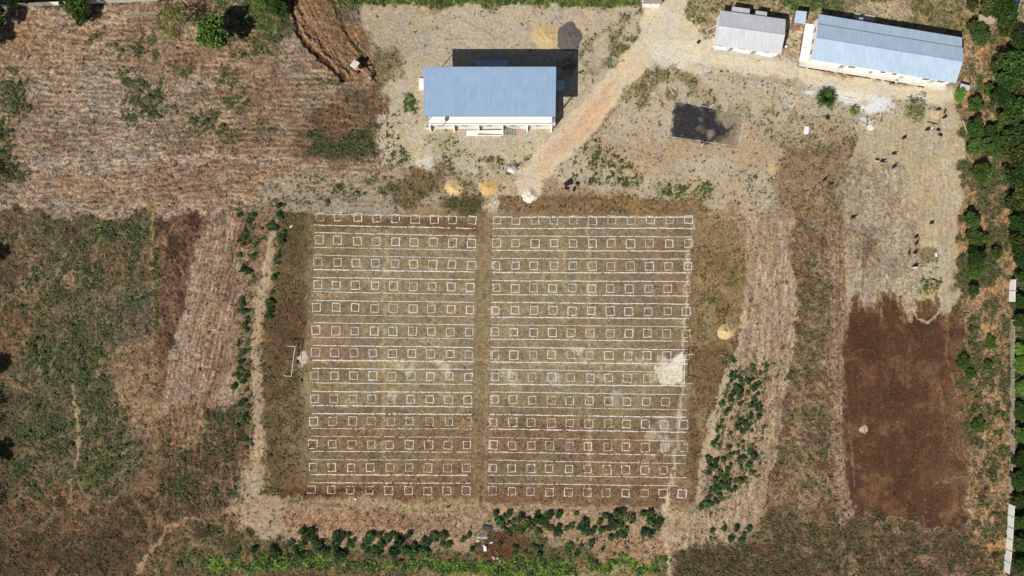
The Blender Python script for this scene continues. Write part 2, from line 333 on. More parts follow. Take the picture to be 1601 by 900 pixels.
area([(1232, 20), (1262, 20), (1262, 110), (1225, 100), (1232, 60)], (206, 190, 160), a=.8, soft=5, g=.05, warp=4)
area([(1208, 84), (1245, 75), (1240, 108), (1215, 105)], (190, 168, 140), a=.7, soft=8, g=.1, d=.3)
area([(1500, 60), (1525, 60), (1525, 140), (1500, 150)], (178, 154, 124), a=.8, soft=8, q=.5)
# --- dirt roads
area([(1060, -60), (1050, 15), (1032, 50), (1000, 92), (945, 150), (895, 208), (850, 258), (815, 320)], (218, 196, 164), a=.95, soft=7, warp=4, line=[46, 46, 50, 42, 40, 42, 46, 30], g=0, d=.02, q=0, am=.02)
area([(960, 130), (895, 208), (850, 262)], (210, 172, 138), a=.85, soft=16, warp=5, line=[16, 30, 20])
area([(870, 255), (820, 275), (800, 330)], (210, 190, 160), a=.8, soft=14, line=[20, 26, 20], g=0)
area([(1035, 40), (1090, 88), (1180, 100), (1300, 125), (1480, 150)], (218, 202, 174), a=.9, soft=10, warp=6, line=[60, 62, 26, 26, 26], g=0, d=.02, q=.02, am=.02)
area([(1000, 60), (1090, 60), (1100, 100), (1060, 110), (1020, 95)], (226, 212, 184), a=.95, soft=12, warp=6, g=0, am=.02)
area([(1115, 78), (1230, 90), (1225, 112), (1100, 100)], (216, 200, 168), a=.8, soft=8, g=0)
for dx in (-9, 9):
    area([(1045 + dx, 0), (1025 + dx, 50), (945 + dx, 146), (885 + dx, 212)], (226, 204, 168), a=.5, soft=5, warp=5, line=5)
    area([(1060, 82 + dx * .6), (1150, 97 + dx * .6), (1300, 128 + dx * .6), (1460, 146 + dx * .6)], (226, 210, 180), a=.5, soft=4, warp=4, line=4)
area([(1090, 105), (1170, 120), (1250, 128)], (170, 150, 116), a=.5, soft=5, line=4, warp=5)
# --- left weedy field
GF = [(18, 338), (245, 338), (246, 520), (215, 535), (180, 560), (168, 620), (210, 670), (222, 720), (215, 760), (150, 815), (40, 830), (10, 780), (-300, 800), (-300, 336)]
area([(-300, 335), (380, 335), (330, 700), (300, 960), (-300, 960)], (120, 95, 72), soft=6, d=.5, q=.15, am=.14, g=.06)
area(GF, (112, 98, 72), a=.9, soft=14, g=.30, d=.45, q=.4)
area(GF, (124, 108, 92), a=.5, mod=(22, .5, .7, 101), q=.5)
area([(40, 345), (230, 345), (235, 480), (190, 560), (190, 660), (205, 720), (150, 790), (60, 790), (30, 660), (60, 500)], (92, 92, 58), a=.6, soft=30, g=.62, mod=(30, .40, .62, 103))
area([(90, 342), (140, 342), (145, 370), (100, 375)], (84, 70, 60), a=.8, soft=12, g=.1, d=.6)
area([(140, 385), (190, 385), (195, 440), (150, 430)], (132, 102, 78), a=.7, soft=18, g=.12, d=.5)
area([(180, 490), (235, 470), (240, 530), (200, 560)], (112, 94, 84), a=.7, soft=18, g=.2, q=.6)
area([(98, 425), (115, 420), (120, 455), (108, 460)], (168, 140, 106), a=.8, soft=8, g=0)
area([(150, 345), (160, 375), (140, 375)], (90, 110, 44), a=.7, soft=8, g=.9)
area([(-300, 338), (35, 338), (40, 520), (0, 560), (-300, 560)], (104, 80, 62), a=.8, soft=12, d=.6, g=.2, mod=(20, .2, .5, 105))
area([(25, 340), (42, 400), (46, 500), (40, 520)], (158, 126, 94), a=.6, soft=3, line=3, warp=6, g=0)
area([(118, 610), (122, 660), (115, 720), (113, 800)], (160, 138, 98), a=.65, soft=5, line=[4, 7, 5, 3], warp=6, g=0.05)
area([(145, 690), (170, 715), (200, 715), (140, 760)], (150, 128, 94), a=.6, soft=3, line=3, warp=6, g=0.05)
area([(215, 700), (185, 750), (150, 790)], (150, 128, 94), a=.6, soft=3, line=3, warp=6, g=0.05)
area([(120, 700), (180, 700), (185, 740), (140, 760), (118, 740)], (104, 100, 50), a=.6, soft=10, g=.5)
area([(-60, 490), (45, 510), (60, 545), (20, 570), (0, 600), (-60, 600)], (132, 100, 72), a=.7, soft=16, g=.1, d=.5)
area([(-60, 560), (30, 620), (25, 760), (0, 840), (-60, 840)], (100, 82, 62), a=.8, soft=16, g=.3)
for (x, y) in ((40, 680), (22, 728), (60, 545), (75, 565), (155, 565), (35, 470), (133, 602)):
    area(blob(x, y, 12, 8), (96, 116, 40), a=.6, soft=8, g=.95)
area([(190, 545), (250, 530), (258, 620), (250, 690), (215, 690), (178, 620)], (150, 122, 94), a=.85, soft=26, g=.04, d=.5, q=.25)
area([(170, 590), (230, 600), (225, 660), (200, 660)], (172, 138, 100), a=.4, soft=20, g=0)
area([(246, 338), (322, 338), (312, 400), (290, 470), (275, 560), (258, 640), (248, 540)], (116, 86, 68), a=.95, soft=8, d=.6, g=.05, q=.15)
for (x, y, r) in ((275, 380, 14), (305, 345, 12), (280, 425, 7), (279, 462, 8), (303, 405, 8), (266, 530, 9), (268, 395, 12), (258, 350, 9)):
    area(blob(x, y, r, r * 1.2), (74, 52, 44), a=.8, soft=7, warp=6, d=.7)
area([(238, 330), (240, 520), (243, 700), (250, 790)], (156, 132, 90), a=.7, soft=4, line=5, warp=3, g=.1)
area([(243, 345), (245, 400), (243, 430), (242, 515)], (92, 98, 44), a=.8, soft=3, line=5, warp=4, g=.8)
area([(235, 320), (250, 320), (250, 336), (235, 336)], (150, 128, 70), a=.7, soft=4, d=.5)
ST = [(322, 335), (400, 330), (385, 420), (372, 500), (360, 640), (250, 650), (262, 580), (285, 480), (310, 400)]
area(ST, (156, 130, 106), a=.9, soft=8, d=.3, q=.45, g=.02)
area(ST, (174, 152, 130), a=.7, soft=8, warp=4, mod=(7, .45, .6, 107, math.radians(107), 9), q=.6)
area([(345, 350), (385, 340), (382, 440), (365, 560), (330, 640), (310, 640), (330, 520)], (142, 104, 80), a=.7, soft=14, d=.5, mod=(8, .3, .6, 108, math.radians(107), 5))
area([(258, 640), (262, 585), (290, 470), (322, 340)], (178, 152, 124), a=.6, soft=2, line=2, warp=3)
BS = [(250, 650), (370, 630), (392, 560), (400, 700), (385, 780), (300, 820), (250, 800)]
area(BS, (116, 88, 68), a=.9, soft=14, d=.6, g=.2, q=.2)
area(BS, (84, 74, 52), a=.6, soft=14, g=.6, mod=(8, .5, .65, 109, math.radians(92), 4))
area([(255, 640), (310, 620), (320, 690), (262, 700)], (160, 128, 98), a=.7, soft=16, d=.5, g=.05)
for x in (262, 285, 318, 338): area([(x, 640), (x - 3, 800)], (150, 120, 92), a=.5, soft=2, line=2, warp=3)
area([(372, 335), (440, 315), (420, 420), (408, 520), (398, 700), (380, 720), (372, 560), (380, 440)], (150, 120, 92), a=.8, soft=10, d=.45, g=.15)
area([(372, 335), (440, 315), (420, 420), (408, 520), (398, 700), (380, 720), (372, 560), (380, 440)], (110, 100, 70), a=.5, soft=8, mod=(8, .55, .7, 161), g=.7)
area([(-300, 790), (240, 770), (250, 830), (210, 960), (-300, 960)], (98, 76, 56), a=.9, soft=18, d=.6, g=.14)
area([(0, 770), (140, 740), (215, 800), (80, 850), (20, 850)], (134, 98, 72), a=.7, soft=20, d=.6, g=.1, mod=(14, .4, .6, 112))
area([(200, 960), (225, 870), (265, 820), (300, 800), (380, 805), (400, 900), (400, 960)], (128, 100, 74), a=.9, soft=14, d=.55, g=.25)
area([(215, 890), (250, 845), (272, 815), (315, 808), (300, 780)], (168, 138, 104), a=.7, soft=4, line=[8, 7, 4, 4, 3], warp=4, g=0)
area([(255, 860), (245, 895)], (168, 138, 104), a=.6, soft=3, line=4, warp=4, g=0)
area([(290, 820), (380, 820), (400, 890), (300, 865)], (96, 78, 56), a=.7, soft=14, g=.5)
# --- the left track
area([(442, 335), (428, 380), (412, 440), (402, 500), (398, 560), (401, 640), (408, 720), (418, 800), (420, 860)], (178, 153, 122), a=.95, soft=6, warp=5, line=[16, 16, 14, 14, 10, 14, 28, 46, 40], g=.03, d=.05, q=.06, am=.06)
area([(385, 700), (430, 740), (436, 840), (400, 850), (372, 820), (380, 760)], (172, 148, 120), a=.9, soft=14, g=.04, d=.1)
area([(420, 690), (421, 760), (428, 840)], (158, 130, 98), a=.6, soft=3, line=3, warp=2)
# --- the chalked field
FD = [(486, 334), (1088, 334), (1080, 560), (1070, 790), (478, 778), (474, 640), (472, 560), (476, 480)]
FB = [(438, 334), (1150, 345), (1166, 400), (1163, 500), (1150, 560), (1122, 620), (1094, 780), (1040, 792), (440, 775), (414, 770), (408, 520), (425, 420)]
area(FB, (122, 99, 70), a=.95, soft=4, warp=3, d=.7, g=.05, q=.12, am=.05)
area([(438, 334), (495, 334), (488, 480), (470, 620), (445, 776), (412, 772), (406, 560), (424, 440)], (106, 90, 60), a=.8, soft=8, warp=4, g=.15, d=.8, mod=(20, .3, .55, 120))
area([(440, 480), (484, 470), (470, 560), (450, 560), (412, 560), (415, 500)], (104, 72, 54), a=.6, soft=14, d=.8)
area([(440, 640), (490, 600), (485, 740), (450, 770)], (150, 126, 98), a=.45, soft=14, q=.3, mod=(14, .3, .6, 121))
area([(1080, 312), (1150, 345), (1166, 400), (1163, 500), (1120, 610), (1095, 700), (1078, 600), (1085, 450)], (158, 132, 95), a=.9, soft=6, warp=4, d=.5, g=.05, q=.2)
area([(1090, 390), (1160, 400), (1160, 510), (1100, 560), (1085, 480)], (124, 102, 62), a=.6, soft=18, d=.6, g=.08, mod=(20, .35, .6, 123))
area([(1080, 545), (1130, 540), (1140, 570), (1110, 640), (1080, 640)], (110, 84, 58), a=.6, soft=14, d=.7, g=.08)
area([(780, 305), (1100, 312), (1100, 340), (780, 338)], (136, 106, 72), a=.85, soft=4, warp=2, d=.65, g=.08)
area([(940, 312), (1100, 316), (1095, 338), (1020, 338)], (150, 118, 80), a=.5, soft=8, d=.5)
area(FD, (137, 118, 90), a=.95, soft=16, warp=6, d=.05, g=.0, q=.06, am=.0)
area(FD, (132, 122, 82), a=.5, soft=16, mod=(60, .45, .75, 125))
area(FD, (108, 88, 62), a=.45, soft=16, mod=(22, .56, .74, 126))
area(FD, (166, 148, 114), a=.4, soft=16, mod=(26, .58, .76, 128))
area(FD, (132, 106, 88), a=.55, soft=16, mod=(48, .52, .78, 127))
area([(560, 350), (1000, 350), (1010, 640), (560, 650)], (158, 141, 110), a=.5, soft=80, warp=30)
area([(490, 640), (1060, 650), (1060, 780), (480, 775)], (136, 106, 78), a=.5, soft=60, warp=20, d=.3)
area([(930, 350), (1070, 350), (1070, 540), (960, 540)], (138, 114, 90), a=.55, soft=50, warp=20)
area([(490, 338), (750, 345), (745, 362), (490, 352)], (116, 88, 58), a=.7, soft=8, warp=4, d=.4)
area([(490, 480), (600, 470), (600, 560), (485, 560)], (138, 112, 92), a=.4, soft=30)
area([(440, 752), (1060, 762), (1040, 792), (440, 776)], (128, 96, 68), a=.7, soft=8, warp=4, d=.45)
area([(440, 762), (590, 768), (590, 776), (440, 772)], (84, 60, 40), a=.7, soft=5, d=.6)
# worn footpaths across it
area([(766, 300), (763, 400), (761, 560), (759, 690), (758, 792)], (182, 156, 116), a=.75, soft=4, warp=2, line=[3, 3, 3.5, 3.5, 3])
area([(750, 395), (764, 385), (764, 440), (752, 430)], (160, 140, 102), a=.5, soft=8)
area([(745, 340), (768, 340), (765, 780), (740, 780)], (138, 116, 84), a=.5, soft=8, warp=3)
area([(604, 362), (602, 450), (600, 560), (598, 720)], (184, 160, 126), a=.7, soft=5, warp=2, line=5)
area([(919, 345), (922, 440), (920, 560), (922, 780)], (184, 164, 130), a=.6, soft=5, warp=2, line=4)
area([(884, 380), (880, 500)], (180, 164, 132), a=.4, soft=3, warp=2, line=3)
area([(1084, 345), (1076, 400), (1072, 480), (1068, 540)], (206, 188, 148), a=.75, soft=4, warp=2, line=4)
area([(1064, 600), (1060, 680), (1052, 730), (1042, 790), (1040, 830), (1047, 900), (1046, 960)], (198, 178, 142), a=.8, soft=5, warp=3, line=[5, 5, 6, 7, 6, 5, 5])
area([(475, 462), (620, 462)], (176, 146, 112), a=.6, soft=4, warp=2, line=3)
area([(475, 565), (740, 566), (1030, 572)], (184, 166, 128), a=.6, soft=6, warp=3, line=5)
for (x, y, r, a) in ((470, 563, 8, .95), (1052, 575, 15, .95), (1035, 568, 12, .8), (898, 545, 10, .7), (908, 565, 8, .5), (640, 575, 10, .5), (690, 572, 12, .5), (610, 620, 9, .5), (620, 565, 8, .5), (790, 585, 10, .5),
                     (1020, 590, 9, .6), (1000, 570, 9, .4), (935, 585, 8, .5), (723, 452, 6, .4), (1040, 690, 14, .5), (1020, 680, 12, .4), (870, 590, 12, .4), (1040, 660, 12, .4), (805, 600, 9, .4), (960, 620, 10, .4)):
    area(blob(x, y, r, r * .9, j=.3), (222, 206, 182), a=a, soft=8, warp=7, d=0, g=0)
area([(1068, 551), (1068, 600), (1032, 598), (1020, 574), (1046, 564)], (230, 216, 192), a=.95, soft=4, warp=3)
area([(462, 560), (478, 548), (482, 566), (472, 578)], (218, 196, 172), a=.85, soft=5, warp=3)
area([(560, 695), (600, 700), (570, 720), (520, 690)], (168, 148, 116), a=.5, soft=4, line=4)
area([(1060, 690), (1000, 720)], (182, 160, 124), a=.5, soft=4, line=5, warp=4)
# --- south of the field
area([(436, 776), (1040, 794), (1090, 790), (1120, 830), (1100, 870), (900, 850), (700, 850), (436, 850)], (170, 142, 112), a=.9, soft=8, warp=6, g=.03, d=.2, q=.15, am=.10)
area([(440, 795), (600, 800), (740, 815), (735, 835), (440, 830)], (166, 126, 96), a=.7, soft=12, d=.35, q=.2)
for k in range(16):
    x = 445 + k * 19 + random.uniform(-5, 5); area([(x, 800 + random.uniform(-3, 6)), (x + 18, 822 + random.uniform(-4, 6))], (124, 88, 66), a=.6, soft=3, line=2.5, warp=3, fz=-.08)
area([(450, 785), (560, 793), (700, 800)], (124, 106, 66), a=.6, soft=4, line=3, warp=4, g=.1, d=.4)
area([(600, 780), (760, 782), (760, 800), (600, 800)], (158, 146, 104), a=.6, soft=8, g=.05)
area([(280, 850), (480, 848), (740, 856), (760, 830), (830, 840), (940, 865), (1040, 870), (1040, 960), (250, 960)], (112, 96, 66), a=.85, soft=12, g=.3, d=.45)
area([(760, 870), (900, 875), (1040, 868), (1045, 892), (900, 905), (740, 905), (600, 885), (480, 890), (340, 895), (290, 880), (300, 868), (480, 868), (600, 872)], (112, 146, 50), a=.9, soft=8, warp=8, g=1.0, mod=(24, .15, .35, 130))
area([(640, 890), (760, 895), (760, 960), (640, 960)], (160, 132, 98), a=.7, soft=8, g=.1)
area([(870, 893), (1030, 888), (1040, 960), (850, 960)], (168, 140, 106), a=.7, soft=8, g=.12)
area([(760, 838), (800, 835), (830, 862), (790, 878), (755, 868)], (104, 70, 48), a=.85, soft=10, d=.7, g=.05)
area([(900, 840), (1035, 842), (1035, 872), (930, 870)], (168, 130, 98), a=.6, soft=10, g=.1, d=.4)
# --- right: tracks and stubble
RT = [(1165, 335), (1243, 345), (1246, 400), (1242, 520), (1228, 640), (1206, 745), (1175, 830), (1120, 870), (1060, 860), (1050, 800), (1090, 790), (1110, 690), (1130, 610), (1165, 520), (1168, 400)]
area(RT, (174, 151, 122), a=.95, soft=6, warp=4, g=.03, d=.14, q=.3, am=.08)
area(RT, (158, 128, 100), a=.5, soft=6, mod=(8, .45, .6, 133, math.radians(93), 8), d=.3)
area([(1243, 345), (1244, 400), (1241, 520), (1227, 640), (1205, 745)], (196, 180, 152), a=.7, soft=2, line=3, warp=2)
for x0 in (1180, 1195, 1212, 1228): area([(x0, 350), (x0, 480), (x0 - 6, 560)], (190, 170, 142), a=.45, soft=2, line=2, warp=2)
area([(1166, 478), (1158, 545), (1135, 590), (1118, 650), (1104, 700), (1092, 780)], (184, 162, 130), a=.95, soft=4, warp=3, line=[8, 9, 11, 14, 15, 10], g=.02, d=.04, q=.03)
area([(1150, 560), (1190, 560), (1192, 640), (1180, 740), (1120, 800), (1086, 780), (1115, 700)], (172, 142, 114), a=.6, soft=14, g=.14)
area([(1130, 560), (1200, 560), (1200, 660), (1185, 740), (1120, 800), (1090, 790), (1110, 700)], (140, 122, 92), a=.5, soft=10, mod=(7, .6, .72, 160), g=.7)
area([(1040, 800), (1110, 820), (1150, 850), (1180, 860)], (184, 160, 130), a=.7, soft=6, warp=4, line=[12, 14, 12, 8], g=.02)
# olive strip
OS = [(1243, 345), (1322, 340), (1318, 420), (1322, 500), (1318, 640), (1310, 730), (1330, 810), (1500, 830), (1560, 850), (1560, 960), (1050, 960), (1060, 880), (1120, 872), (1176, 830), (1206, 745), (1228, 640), (1242, 520)]
area(OS, (148, 123, 95), a=.95, soft=6, warp=6, g=.07, d=.6, q=.4, am=.16)
area(OS, (112, 104, 66), a=.6, soft=8, mod=(26, .5, .72, 135), g=.25)
area(OS, (122, 92, 74), a=.5, soft=8, mod=(6, .5, .7, 136, math.radians(35), 3))
area(OS, (110, 80, 62), a=.6, soft=8, mod=(20, .52, .72, 137), d=.75)
area([(1290, 345), (1320, 345), (1322, 500), (1316, 700), (1335, 800), (1318, 845), (1300, 740), (1298, 560)], (162, 132, 108), a=.8, soft=10, warp=6, q=.5, g=.02)
area([(1210, 800), (1340, 815), (1500, 830), (1560, 850), (1560, 960), (1180, 960), (1190, 850)], (96, 72, 54), a=.7, soft=18, d=.75, g=.28, mod=(24, .2, .5, 139))
area([(1050, 862), (1180, 850), (1190, 960), (1050, 960)], (92, 74, 54), a=.8, soft=12, d=.7, g=.35)
# pale field on the right, with purple-grey clods, then burnt brown ground
PF = [(1345, 200), (1400, 185), (1500, 160), (1510, 220), (1502, 330), (1500, 490), (1440, 480), (1325, 490), (1318, 400), (1322, 300), (1335, 240)]
area(PF, (186, 168, 136), a=.97, soft=6, warp=4, g=0, d=.05, q=.08, am=.05)
area([(1325, 240), (1400, 260), (1430, 330), (1435, 480), (1325, 490), (1318, 380)], (160, 142, 120), a=.6, soft=20, q=.35, d=.25, am=.12)
area([(1322, 330), (1400, 320), (1395, 480), (1325, 480)], (140, 122, 112), a=.5, soft=20, mod=(14, .4, .6, 141), q=.5)
area([(1345, 370), (1378, 385), (1372, 412), (1345, 405)], (118, 86, 72), a=.6, soft=12, d=.5)
area([(1420, 330), (1445, 330), (1440, 400), (1415, 400)], (156, 122, 96), a=.4, soft=12, d=.3)
for x0 in (1386, 1402, 1420): area([(x0, 250), (x0 - 2, 480)], (190, 172, 142), a=.4, soft=4, line=4, warp=3)
area([(1478, 160), (1477, 300), (1471, 400), (1474, 480)], (204, 188, 158), a=.7, soft=3, line=3, warp=2)
area([(1490, 250), (1500, 400), (1494, 500)], (190, 172, 146), a=.6, soft=4, line=5, warp=3)
BB = [(1328, 492), (1360, 480), (1390, 474), (1425, 490), (1470, 492), (1500, 470), (1512, 560), (1520, 640), (1515, 760), (1512, 832), (1440, 818), (1345, 806), (1322, 740), (1314, 660), (1322, 560)]
area(BB, (92, 64, 46), a=.97, soft=6, warp=7, g=0, d=.35, q=.05, am=.04, warp2=4)
area(BB, (128, 94, 66), a=.8, soft=10, mod=(40, .45, .75, 143), d=.3)
area(BB, (78, 54, 40), a=.65, soft=10, mod=(34, .5, .8, 145))
area([(1440, 620), (1510, 620), (1515, 800), (1440, 760)], (124, 92, 66), a=.5, soft=40, warp=20)
area([(1496, 420), (1510, 430), (1512, 520), (1498, 520)], (106, 78, 56), a=.6, soft=10)
for k in range(14):
    x = random.uniform(1335, 1480); area([(x, 462), (x + random.uniform(-3, 3), 500)], (176, 156, 126) if k % 2 else (98, 66, 42), a=.7, soft=3, line=random.uniform(4, 9), warp=2)
area(BB, (84, 58, 42), a=.5, mod=(7, .5, .7, 146))
area([(1492, 490), (1530, 500), (1530, 830), (1500, 830), (1488, 700)], (146, 112, 82), a=.5, soft=30, warp=16, mod=(20, .2, .6, 147), d=.4)
area([(1479, 495), (1483, 560), (1495, 610), (1505, 670), (1513, 720)], (168, 128, 88), a=.7, soft=2.5, line=2.5, warp=3)
area([(1471, 600), (1478, 690), (1512, 730), (1530, 770)], (160, 120, 82), a=.7, soft=2.5, line=3, warp=4)
area([(1498, 605), (1522, 660), (1525, 710)], (172, 134, 96), a=.7, soft=3, line=3.5, warp=3)
# pits by the pale field
area([(1438, 392), (1465, 385), (1470, 405), (1440, 412)], (128, 112, 84), a=.8, soft=6, warp=4, g=.1, q=.2, fz=-.2)
area([(1437, 412), (1472, 410), (1474, 445), (1440, 445)], (182, 172, 136), a=.8, soft=6, warp=4, g=.08)
area([(1443, 428), (1449, 436), (1460, 438), (1470, 442)], (70, 72, 48), a=.85, soft=2, line=3.5, warp=2, fz=-.4)
area([(1440, 440), (1472, 442), (1468, 462), (1436, 462)], (140, 132, 78), a=.7, soft=6, warp=4, g=.25, d=.3)
area([(1452, 450), (1468, 450), (1466, 462), (1450, 464)], (204, 168, 118), a=.7, soft=5, warp=3)
area([(1432, 470), (1458, 468), (1462, 492), (1446, 502), (1432, 488)], (106, 76, 50), a=.95, soft=4, warp=3)
area([(1431, 486), (1436, 499), (1446, 504), (1458, 500), (1466, 490)], (196, 180, 150), a=.9, soft=2, line=3.5, warp=2)
area(blob(1351, 670, 5, 6), (206, 196, 170), a=.95, soft=2, warp=2)
area(blob(1457, 227, 4, 3), (220, 205, 175), a=.8, soft=3, warp=2)
# right margin
RM = [(1505, 60), (1900, 60), (1900, 960), (1560, 960), (1545, 860), (1515, 830), (1520, 700), (1512, 560), (1500, 480), (1502, 330), (1512, 220), (1500, 150)]
area(RM, (156, 124, 92), a=.95, soft=8, warp=10, g=.16, d=.5, q=.2, am=.14)
area(RM, (182, 140, 96), a=.5, mod=(24, .5, .7, 151), g=.02)
area(RM, (96, 82, 54), a=.65, mod=(22, .48, .68, 153), g=.6)
area([(1505, 560), (1560, 560), (1575, 760), (1560, 830), (1530, 830), (1515, 700)], (146, 118, 82), a=.6, soft=16, d=.5)
area([(1585, 60), (1900, 60), (1900, 960), (1586, 960)], (70, 66, 40), a=.85, soft=6, g=.7)
for (x, y) in ((1535, 722), (1545, 735), (1530, 745), (1545, 765), (1536, 775), (1560, 790), (1548, 805), (1562, 820), (1530, 825), (1552, 745)):
    area(blob(x, y, 5, 5), (70, 50, 40), a=.75, soft=4, warp=3, d=.6)
area([(1568, 690), (1540, 740), (1558, 780), (1553, 820), (1535, 850)], (184, 150, 108), a=.6, soft=4, line=4, warp=5)
area([(1540, 840), (1580, 830), (1578, 890), (1530, 870)], (176, 132, 82), a=.7, soft=10)

def web(x0, y0, x1, y1, n, colr, L=60, a=.5, wd=3.4, gg=.01):
    for k in range(n):
        x = random.uniform(x0, x1); y = random.uniform(y0, y1); t = random.choice((0, .5, 1, 1.6, 2.2, 2.7)) + random.uniform(-.3, .3); pts = [(x, y)]
        for j in range(5):
            t += random.uniform(-.45, .45); x += math.cos(t) * L / 5; y += math.sin(t) * L / 5; pts.append((x, y))
        area(pts, colr, a=a, soft=2.5, line=wd * random.uniform(.6, 1.4), warp=4, g=gg, d=.04)
area([(1042, 780), (1040, 830), (1047, 900), (1046, 960)], (200, 178, 144), a=.9, soft=4, warp=3, line=[9, 7, 6, 6], g=0, d=0, q=0)
area([(1030, 800), (1060, 800), (1056, 850), (1034, 850)], (178, 154, 124), a=.7, soft=8, warp=4, g=0, d=.05)
area([(218, 895), (235, 862), (262, 825), (300, 812), (330, 815)], (172, 144, 112), a=.85, soft=4, warp=4, line=[9, 8, 6, 5, 3], g=0, d=.03)
area([(118, 610), (122, 660), (115, 720), (113, 800)], (160, 140, 104), a=.8, soft=4, warp=6, line=[4, 8, 6, 3], g=0.0, d=.03)
area([(1508, 150), (1568, 150), (1568, 440), (1508, 440)], (92, 84, 54), a=.7, soft=10, mod=(16, .46, .62, 171), g=.95)
area([(1500, 520), (1575, 520), (1575, 700), (1500, 700)], (104, 92, 58), a=.6, soft=10, mod=(14, .52, .66, 172), g=.8)
web(10, 350, 235, 800, 34, (142, 122, 94)); web(250, 340, 310, 520, 16, (150, 120, 94), 40); web(10, 760, 400, 890, 34, (140, 112, 86), 70); web(-20, 350, 40, 700, 14, (146, 114, 86), 50)
web(1200, 780, 1540, 890, 26, (136, 112, 86), 60, .45); web(1505, 560, 1570, 850, 18, (176, 144, 108), 50); web(250, 640, 390, 800, 14, (146, 118, 90), 60); web(1250, 350, 1318, 780, 16, (150, 126, 96), 50, .4)
web(1505, 60, 1575, 540, 16, (184, 146, 106), 40, .45)
for (x, y, rx, ry, cc, aa) in ((30, 870, 60, 30, (74, 56, 44), .6), (130, 880, 50, 20, (78, 60, 46), .6), (280, 800, 30, 20, (84, 64, 48), .6), (180, 850, 40, 20, (80, 60, 46), .5), (1250, 870, 50, 24, (74, 58, 46), .6), (1400, 860, 60, 20, (78, 62, 46), .6), (1500, 870, 40, 24, (72, 56, 44), .6)):
    area(blob(x, y, rx, ry), cc, a=aa, soft=20, warp=14, d=.7, mod=(12, .35, .6, int(x + y)))
for k in range(150):
    x0, y0, x1, y1 = random.choice(((10, 760, 400, 895), (1200, 790, 1540, 895), (10, 345, 240, 800), (1050, 860, 1200, 895))); area(blob(random.uniform(x0, x1), random.uniform(y0, y1), random.uniform(3, 7)), (60, 48, 38), a=.6, soft=4, warp=3, d=.7)

def rows(p0, p1, off, n, cols, a=.4, wd=1.8, gaps=.4, jit=1.2, fz=0.0):
    """n parallel broken lines following polyline p0->p1 (list of points) shifted by off each time"""
    for k in range(n):
        pts = [(x + off[0] * k + random.uniform(-jit, jit), y + off[1] * k + random.uniform(-jit, jit)) for x, y in p0]
        seg = []; 
        for i in range(len(pts) - 1):
            m = max(1, int(math.dist(pts[i], pts[i + 1]) / 45))
            seg += [(pts[i], pts[i + 1], j / m, (j + 1.15) / m) for j in range(m)]
        for (q0, q1, t0, t1) in seg:
            if random.random() < gaps: continue
            u = (lerp_(q0[0], q1[0], t0), lerp_(q0[1], q1[1], t0)); v = (lerp_(q0[0], q1[0], t1), lerp_(q0[1], q1[1], t1))
            area([u, v], random.choice(cols), a=a * random.uniform(.5, 1.1), soft=2, line=wd * random.uniform(.7, 1.4), warp=1.5, warp2=1, fz=fz or None)
def lerp_(a, b, t): return a + (b - a) * t
LT = [(190, 168, 142), (182, 158, 130), (176, 156, 138)]; DKR = [(126, 100, 78), (118, 92, 72)]
rows([(4, 60), (230, 62)], None, (.2, 6.6), 30, LT + DKR, .5); rows([(230, 105), (430, 108), (540, 112)], None, (0, 7), 22, LT + DKR, .42, gaps=.5); rows([(10, 258), (300, 252), (590, 248)], None, (0, 6), 13, LT + DKR, .55)
rows([(10, 250), (330, 243), (470, 244)], None, (0, 5), 3, [(184, 168, 152)], .6, 3, .2)
rows([(330, 240), (600, 246)], None, (0, 5), 7, [(184, 150, 118), (130, 100, 76)], .5, 2, .3)
rows([(330, 338), (312, 410), (290, 500), (268, 590), (258, 650)], None, (7, 0), 12, [(188, 166, 142), (180, 154, 128), (122, 96, 76)], .6, 1.8, .25)
rows([(262, 650), (256, 800)], None, (9, -1), 13, [(150, 122, 96), (84, 66, 50)], .5, 1.8, .4)
rows([(1170, 345), (1172, 480), (1168, 560)], None, (6.5, 0), 12, [(192, 172, 146), (140, 116, 92)], .5, 1.6, .35); rows([(1168, 560), (1160, 680), (1135, 800)], None, (7.5, 1), 9, [(190, 168, 140), (142, 118, 92)], .45, 1.6, .4)
rows([(1335, 230), (1330, 480)], None, (7, 0), 22, [(196, 180, 150), (150, 132, 110)], .4, 1.8, .45); rows([(1335, 500), (1330, 800)], None, (9, 0), 20, [(116, 82, 58), (74, 50, 36)], .35, 2.4, .5)
rows([(575, 12), (700, 60), (880, 60)], None, (0, 9), 6, [(200, 182, 152), (160, 140, 112)], .35, 1.8, .45); rows([(940, 190), (1040, 250), (1320, 300)], None, (0, 9), 9, [(200, 180, 150), (156, 134, 106)], .35, 2, .5)
rows([(1080, 110), (1180, 124), (1330, 150)], None, (0, 7), 5, [(206, 188, 156), (162, 144, 112)], .45, 2, .4); rows([(468, 20), (500, 75), (545, 120)], None, (8, -4), 7, [(166, 132, 100), (104, 80, 60)], .55, 2.2, .2)
rows([(440, 784), (600, 790), (760, 798)], None, (0, 5), 10, [(184, 158, 128), (136, 108, 84)], .4, 1.8, .4); rows([(1298, 345), (1296, 560), (1320, 800)], None, (7, 0), 4, [(178, 150, 126), (120, 94, 74)], .5, 2, .3)
rows([(1060, 800), (1120, 825), (1180, 855)], None, (0, 8), 5, [(196, 172, 142), (150, 126, 100)], .45, 2, .3)
for dx in (-7, 7): area([(430 + dx, 370), (404 + dx, 500), (399 + dx, 580), (403 + dx * 1.2, 660), (414 + dx * 1.6, 800)], (196, 172, 142), a=.5, soft=3, line=3, warp=3)

